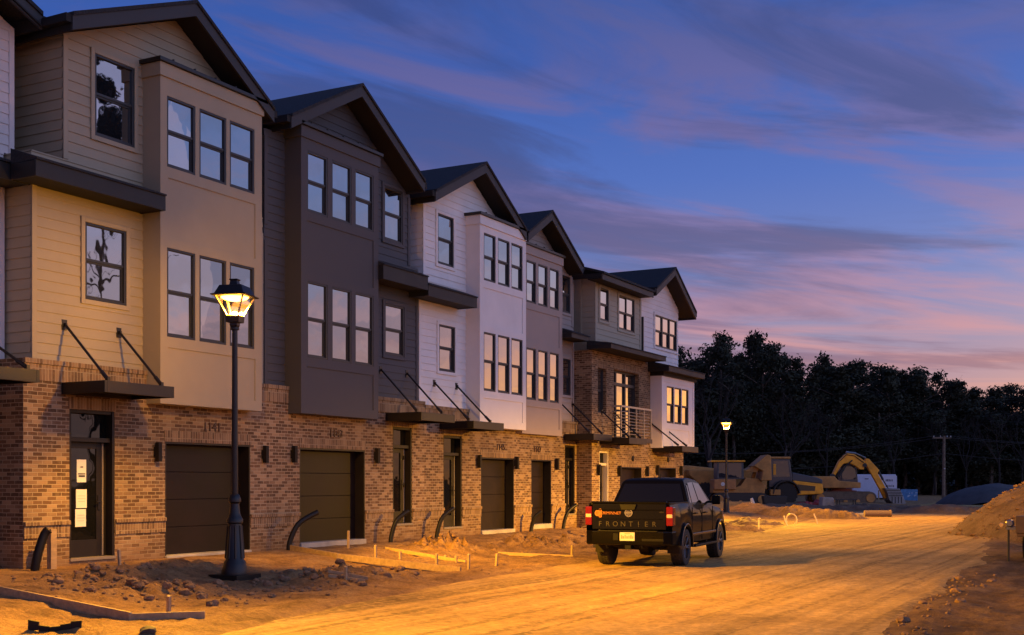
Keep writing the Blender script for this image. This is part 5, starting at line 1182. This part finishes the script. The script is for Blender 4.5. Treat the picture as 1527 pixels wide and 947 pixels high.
TREEG = 'dark trees of the wood behind the building site'; TLAB = 'dark tree of the wood behind the building site'
kinds = []
for s in range(6):
    H = (15.5, 17.5, 14, 16.5, 13, 18.5)[s]; W = (6.5, 6, 7, 5.5, 6.2, 6.4)[s]
    t = root('forest_tree', (0, 0, 0), TLAB, 'tree', TREEG, local=True)
    crown_mesh(s + 20, H, W, (.3, .38, .2, .35, .18, .4)[s], 5200, .36, 34).build('crown', LEAF, t); trunk_mesh(s, H, .85, .22).build('trunk', BARK, t)
    kinds.append((t, H))
# skyline measured as (frame column, height above the eye / depth)
SKY = [(960, 510), (1010, 520), (1040, 514), (1075, 503), (1100, 500), (1130, 508), (1150, 520), (1175, 527), (1205, 528), (1235, 530), (1262, 540), (1275, 548), (1300, 541), (1330, 543), (1360, 550), (1400, 560), (1440, 567), (1480, 571), (1527, 574), (1600, 580), (1700, 575), (2000, 560)]
rs = random.Random(11); first = set(); nt = 0
for row, (dep, st) in enumerate(((152, 19), (160, 20), (170, 22))):
    px = 985 + row * 9
    while px < 1790:
        k = rs.randrange(6); t, H = kinds[k]
        o = t if k not in first else copy_tree(t); first.add(k)
        d = dep + rs.uniform(-3, 3); o.location = site(px, d); yy = lerpt(px, SKY); want = 1.72 + (720 - yy) * d / 1800
        want *= rs.uniform(.84, 1.04) if row else rs.uniform(.68, .98)
        w_ = rs.uniform(1.15, 1.5); o.scale = (w_, w_, want / H); o.rotation_euler.z = rs.uniform(0, 6.28); px += st * rs.uniform(.7, 1.3); nt += 1
m = MB(); N_ = 60
V = []
for i in range(N_ + 1):
    px = 700 + i * 1500 / N_
    for j, (dp, z) in enumerate(((176, -.5), (186, 3.2), (200, 6.5), (230, 7.5), (300, -1))):
        p = site(px, dp); V.append((p[0], p[1], z * (.85 + .3 * noise.noise(Vector((px * .012, j, 0)))) if z > 0 else z))
m.add(V, [(i * 5 + j, i * 5 + j + 1, (i + 1) * 5 + j + 1, (i + 1) * 5 + j) for i in range(N_) for j in range(4)])
o = m.build('hill', mat('forest_floor', (.03, .028, .018), .95, var=.4, vscale=.4), None, smooth=True); o['kind'] = 'structure'
# low dark undergrowth closing the gaps under the crowns
m = MB(); rs = random.Random(31)
for k in range(15000):
    px = rs.uniform(930, 1850); d = rs.uniform(150, 182); p = site(px, d); z = abs(rs.gauss(0, 3.2)); u = Vector((rs.gauss(0, 1), rs.gauss(0, 1), rs.gauss(0, 1))).normalized(); c = u.cross(Vector((.3, .2, 1))).normalized(); s = rs.uniform(.4, .9)
    P = Vector((p[0], p[1], z)); m.add([P - u * s * .5, P + c * s * .4, P + u * s * .5, P - c * s * .4], [(0, 1, 2, 3)])
tag(m.build('undergrowth', LEAF, None), None, None, kind='stuff')
def bare_tree(name, px, dep, H, lab, seed, m=TWIG, r=.16, spread=.5, depth_n=4, loc=None, cat='tree', group=None):
    t = root(name, loc or site(px, dep), lab, cat, group, local=True); rs = random.Random(seed); tr = MB(); br = MB()
    def grow(mb, p, d, L, r, lv):
        q = p + d * L; mid = p.lerp(q, .5) + Vector((rs.gauss(0, .04), rs.gauss(0, .04), 0)) * L
        mb.tube([p, mid, q], [r, r * .8, r * .62], 6 if lv < 2 else 4, cap=False)
        if lv >= depth_n: return
        for k in range(3 if lv else 5):
            w = Vector((rs.gauss(0, spread), rs.gauss(0, spread), rs.gauss(0, spread * .5))); grow(br, p.lerp(q, rs.uniform(.55, 1)), (d + w + Vector((0, 0, .12))).normalized(), L * rs.uniform(.5, .72), r * .5, lv + 1)
    grow(tr, Vector((0, 0, -.2)), Vector((.02, 0, 1)).normalized(), H * .48, r, 0)
    tr.build('trunk', m, t); br.build('branches', TWIG, t); return t
bare_tree('pale_tree', 1056, 104, 12, 'slender pale barked tree just right of the last house', 3, PBARK, .2, .35)
for i, (px, dep, H, lab) in enumerate(((1172, 140, 13, 'thin pale trunk behind the dump truck cab, left of a pair'), (1178, 141, 14, 'thin pale trunk behind the dump truck cab, right of a pair'), (1232, 144, 12, 'bare tree behind the excavator boom'),
    (1330, 146, 10, 'bare tree behind the white notice board'), (1395, 148, 11, 'bare tree just left of the utility pole'), (1440, 146, 11, 'bare tree behind the left gravel heap'), (1488, 144, 11, 'bare tree behind the right gravel heap'), (1525, 145, 12, 'bare tree at the right edge of the wood'))):
    bare_tree('bare_tree', px, dep, H, lab, i + 40, PBARK if i < 2 else TWIG, .16, .45, group='bare trees at the edge of the wood')
for i, (px, H) in enumerate(((1385, 17.0), (1402, 17.3), (1433, 16.6), (1513, 16.2))):
    bare_tree('bare_tree', px, 172, H, 'bare crown reaching above the skyline of the wood', i + 60, TWIG, .16, .55, group='bare crowns above the skyline')
# trees across the road that stand in the window reflections
t = root('pine_tree', (16.5, 46.5, 0), 'tall pine across the road, seen only mirrored in the top left window', 'tree', local=True)
crown_mesh(77, 26, 4.6, .78, 9000, .3, 6).build('crown', LEAF, t); trunk_mesh(77, 25, .9, .24).build('trunk', BARK, t)
bare_tree('bare_tree', 0, 0, 17, 'bare tree across the road, mirrored in the lower left window', 88, TWIG, .05, .32, 3, loc=(14.5, 43.9, 0))

# ------------------------------------------------------------------ sky, sun, camera
SUN_AZ = 18.      # degrees to the right of +Y where the sun went down
W = bpy.data.worlds.new('World'); S.world = W; W.use_nodes = True
n, l = W.node_tree.nodes, W.node_tree.links; n.clear()
out = n.new('ShaderNodeOutputWorld')
def math_(op, a=None, b=None, c=None):
    m = n.new('ShaderNodeMath'); m.operation = op
    for i, v in enumerate((a, b, c)):
        if v is None: continue
        if isinstance(v, (int, float)): m.inputs[i].default_value = v
        else: l.new(v, m.inputs[i])
    return m.outputs[0]
def mixc(f, a, b, mode='MIX'):
    m = n.new('ShaderNodeMix'); m.data_type = 'RGBA'; m.blend_type = mode; m.clamp_factor = True
    for k, v in (('Factor', f), ('A', a), ('B', b)):
        if isinstance(v, (int, float)): m.inputs[k].default_value = v
        elif isinstance(v, tuple): m.inputs[k].default_value = (*v, 1)
        else: l.new(v, m.inputs[k])
    return m.outputs['Result']
def ramp(fac, stops):
    r = n.new('ShaderNodeValToRGB'); e = r.color_ramp.elements
    e[0].position, e[0].color = stops[0][0], (*stops[0][1], 1); e[1].position, e[1].color = stops[-1][0], (*stops[-1][1], 1)
    for p, c in stops[1:-1]: x = e.new(p); x.color = (*c, 1)
    l.new(fac, r.inputs['Fac']); return r.outputs['Color']
tc = n.new('ShaderNodeTexCoord'); sx = n.new('ShaderNodeSeparateXYZ'); l.new(tc.outputs['Generated'], sx.inputs[0])
el = math_('ARCSINE', sx.outputs['Z']); eld = math_('MULTIPLY', el, 57.29578)                # elevation in degrees
az = math_('MULTIPLY', math_('ARCTAN2', sx.outputs['X'], sx.outputs['Y']), 57.29578)        # degrees right of +Y
daz = math_('ABSOLUTE', math_('SUBTRACT', az, SUN_AZ))
e01 = math_('DIVIDE', eld, 60.0)
base = ramp(e01, [(0, (.62, .30, .22)), (3.5 / 60, (.44, .25, .29)), (7 / 60, (.27, .25, .42)), (10 / 60, (.14, .20, .50)), (14 / 60, (.072, .15, .50)), (19 / 60, (.036, .10, .41)), (28 / 60, (.03, .075, .30)), (1, (.02, .05, .20))])
# clouds on a flat layer, streaked
cv = n.new('ShaderNodeCombineXYZ'); l.new(math_('MULTIPLY', az, .030), cv.inputs[0])
lg = math_('LOGARITHM', math_('ADD', math_('MULTIPLY', math_('MAXIMUM', eld, 0.0), .25), 1.0), 2.71828)
l.new(math_('ADD', math_('MULTIPLY', lg, 3.1), math_('MULTIPLY', az, .030)), cv.inputs[1])
mp = n.new('ShaderNodeMapping'); mp.inputs['Location'].default_value = (3.1, 1.35, 0); l.new(cv.outputs[0], mp.inputs['Vector'])
def cloud(scale, detail, rough, loc=0, dist=.6):
    t = n.new('ShaderNodeTexNoise'); t.inputs['Scale'].default_value = scale; t.inputs['Detail'].default_value = detail; t.inputs['Roughness'].default_value = rough; t.inputs['Distortion'].default_value = dist
    a = n.new('ShaderNodeVectorMath'); a.inputs[1].default_value = (loc, loc * .7, loc * .3); l.new(mp.outputs[0], a.inputs[0]); l.new(a.outputs[0], t.inputs['Vector']); return t.outputs['Fac']
def sm(v, a, b):
    m = n.new('ShaderNodeMapRange'); m.interpolation_type = 'SMOOTHSTEP'; m.inputs['From Min'].default_value = a; m.inputs['From Max'].default_value = b; l.new(v, m.inputs['Value']); return m.outputs['Result']
c1 = sm(cloud(1.5, 9, .58, 0, .6), .45, .62); c2 = sm(cloud(1.6, 9, .58, 4.3, .8), .44, .62)
dark = ramp(e01, [(0, (.40, .17, .18)), (4 / 60, (.28, .14, .20)), (7 / 60, (.165, .115, .23)), (10 / 60, (.095, .095, .235)), (14 / 60, (.052, .074, .235)), (22 / 60, (.033, .058, .225)), (1, (.03, .04, .12))])
lit = ramp(e01, [(0, (.90, .38, .24)), (4 / 60, (.80, .34, .27)), (7 / 60, (.56, .27, .32)), (11 / 60, (.29, .19, .37)), (15 / 60, (.17, .135, .34)), (22 / 60, (.075, .095, .30)), (30 / 60, (.05, .07, .22)), (1, (.04, .05, .14))])
sky = mixc(math_('MULTIPLY', c2, .85), base, lit); sky = mixc(math_('MULTIPLY', c1, .78), sky, dark)
# afterglow of the set sun, just outside the frame to the right
g1 = math_('POWER', 2.718, math_('MULTIPLY', math_('POWER', math_('DIVIDE', daz, 15.0), 2.0), -1.0))
# wide twilight on the sunset side that lights the fronts
g2 = math_('POWER', 2.718, math_('MULTIPLY', math_('POWER', math_('DIVIDE', math_('ABSOLUTE', math_('SUBTRACT', az, 88.0)), 50.0), 2.0), -1.0))
gl2 = ramp(math_('DIVIDE', eld, 60.0), [(0, (.66, .56, .56)), (5 / 60, (.76, .60, .64)), (9 / 60, (.72, .66, .80)), (13 / 60, (.58, .70, 1.05)), (17 / 60, (.48, .66, 1.15)), (30 / 60, (.29, .44, .86)), (1, (.10, .16, .36))])
sky = mixc(1.0, sky, mixc(g2, (0, 0, 0), gl2), 'ADD')
gl = ramp(math_('DIVIDE', eld, 30.0), [(0, (2.2, .84, .17)), (4 / 30, (2.1, .94, .27)), (5.2 / 30, (1.55, .72, .40)), (6.6 / 30, (1.0, .54, .50)), (9 / 30, (.68, .60, .76)), (12 / 30, (.50, .62, .92)), (1, (.2, .3, .6))])
gw_ = math_('MULTIPLY', g1, math_('SUBTRACT', 1.0, sm(eld, 8.0, 16.0)))
gw_ = math_('MULTIPLY', gw_, math_('SUBTRACT', 1.0, math_('MULTIPLY', c1, .35)))
sky = mixc(gw_, sky, gl)
bel = math_('GREATER_THAN', 0.0, sx.outputs['Z']); sky = mixc(bel, sky, (.03, .025, .025))
ns = n.new('ShaderNodeTexSky'); ns.sky_type = 'NISHITA'; ns.sun_disc = False; ns.sun_elevation = R(2); ns.sun_rotation = R(SUN_AZ); 
b1 = n.new('ShaderNodeBackground'); l.new(ns.outputs[0], b1.inputs['Color']); b1.inputs['Strength'].default_value = .01
b2 = n.new('ShaderNodeBackground'); l.new(sky, b2.inputs['Color']); b2.inputs['Strength'].default_value = 1.0
ad = n.new('ShaderNodeAddShader'); l.new(b1.outputs[0], ad.inputs[0]); l.new(b2.outputs[0], ad.inputs[1]); l.new(ad.outputs[0], out.inputs[0])

su = bpy.data.lights.new('sun', 'SUN'); su.energy = .04; su.angle = R(25); su.color = (1, .62, .5)
so = bpy.data.objects.new('sun', su); COL.objects.link(so)
d = Vector((math.sin(R(55)) * math.cos(R(10)), math.cos(R(55)) * math.cos(R(10)), math.sin(R(10)))); so.rotation_euler = d.to_track_quat('Z', 'Y').to_euler(); so.location = d * 50

cam = bpy.data.cameras.new('camera'); co = bpy.data.objects.new('camera', cam); COL.objects.link(co); S.camera = co
co.location = (0, 0, 1.72); co.rotation_euler = (R(90), 0, TH)
cam.sensor_width = 36; cam.lens = 1800 / 1527 * 36; cam.shift_y = 246.5 / 1527; cam.clip_end = 2000
S.view_settings.view_transform = 'Standard'; S.view_settings.look = 'None'; S.view_settings.exposure = 0; S.view_settings.gamma = 1
S.render.engine = 'CYCLES'; S.cycles.use_denoising = True; S.cycles.max_bounces = 6; S.cycles.transparent_max_bounces = 8; S.cycles.sample_clamp_indirect = 6
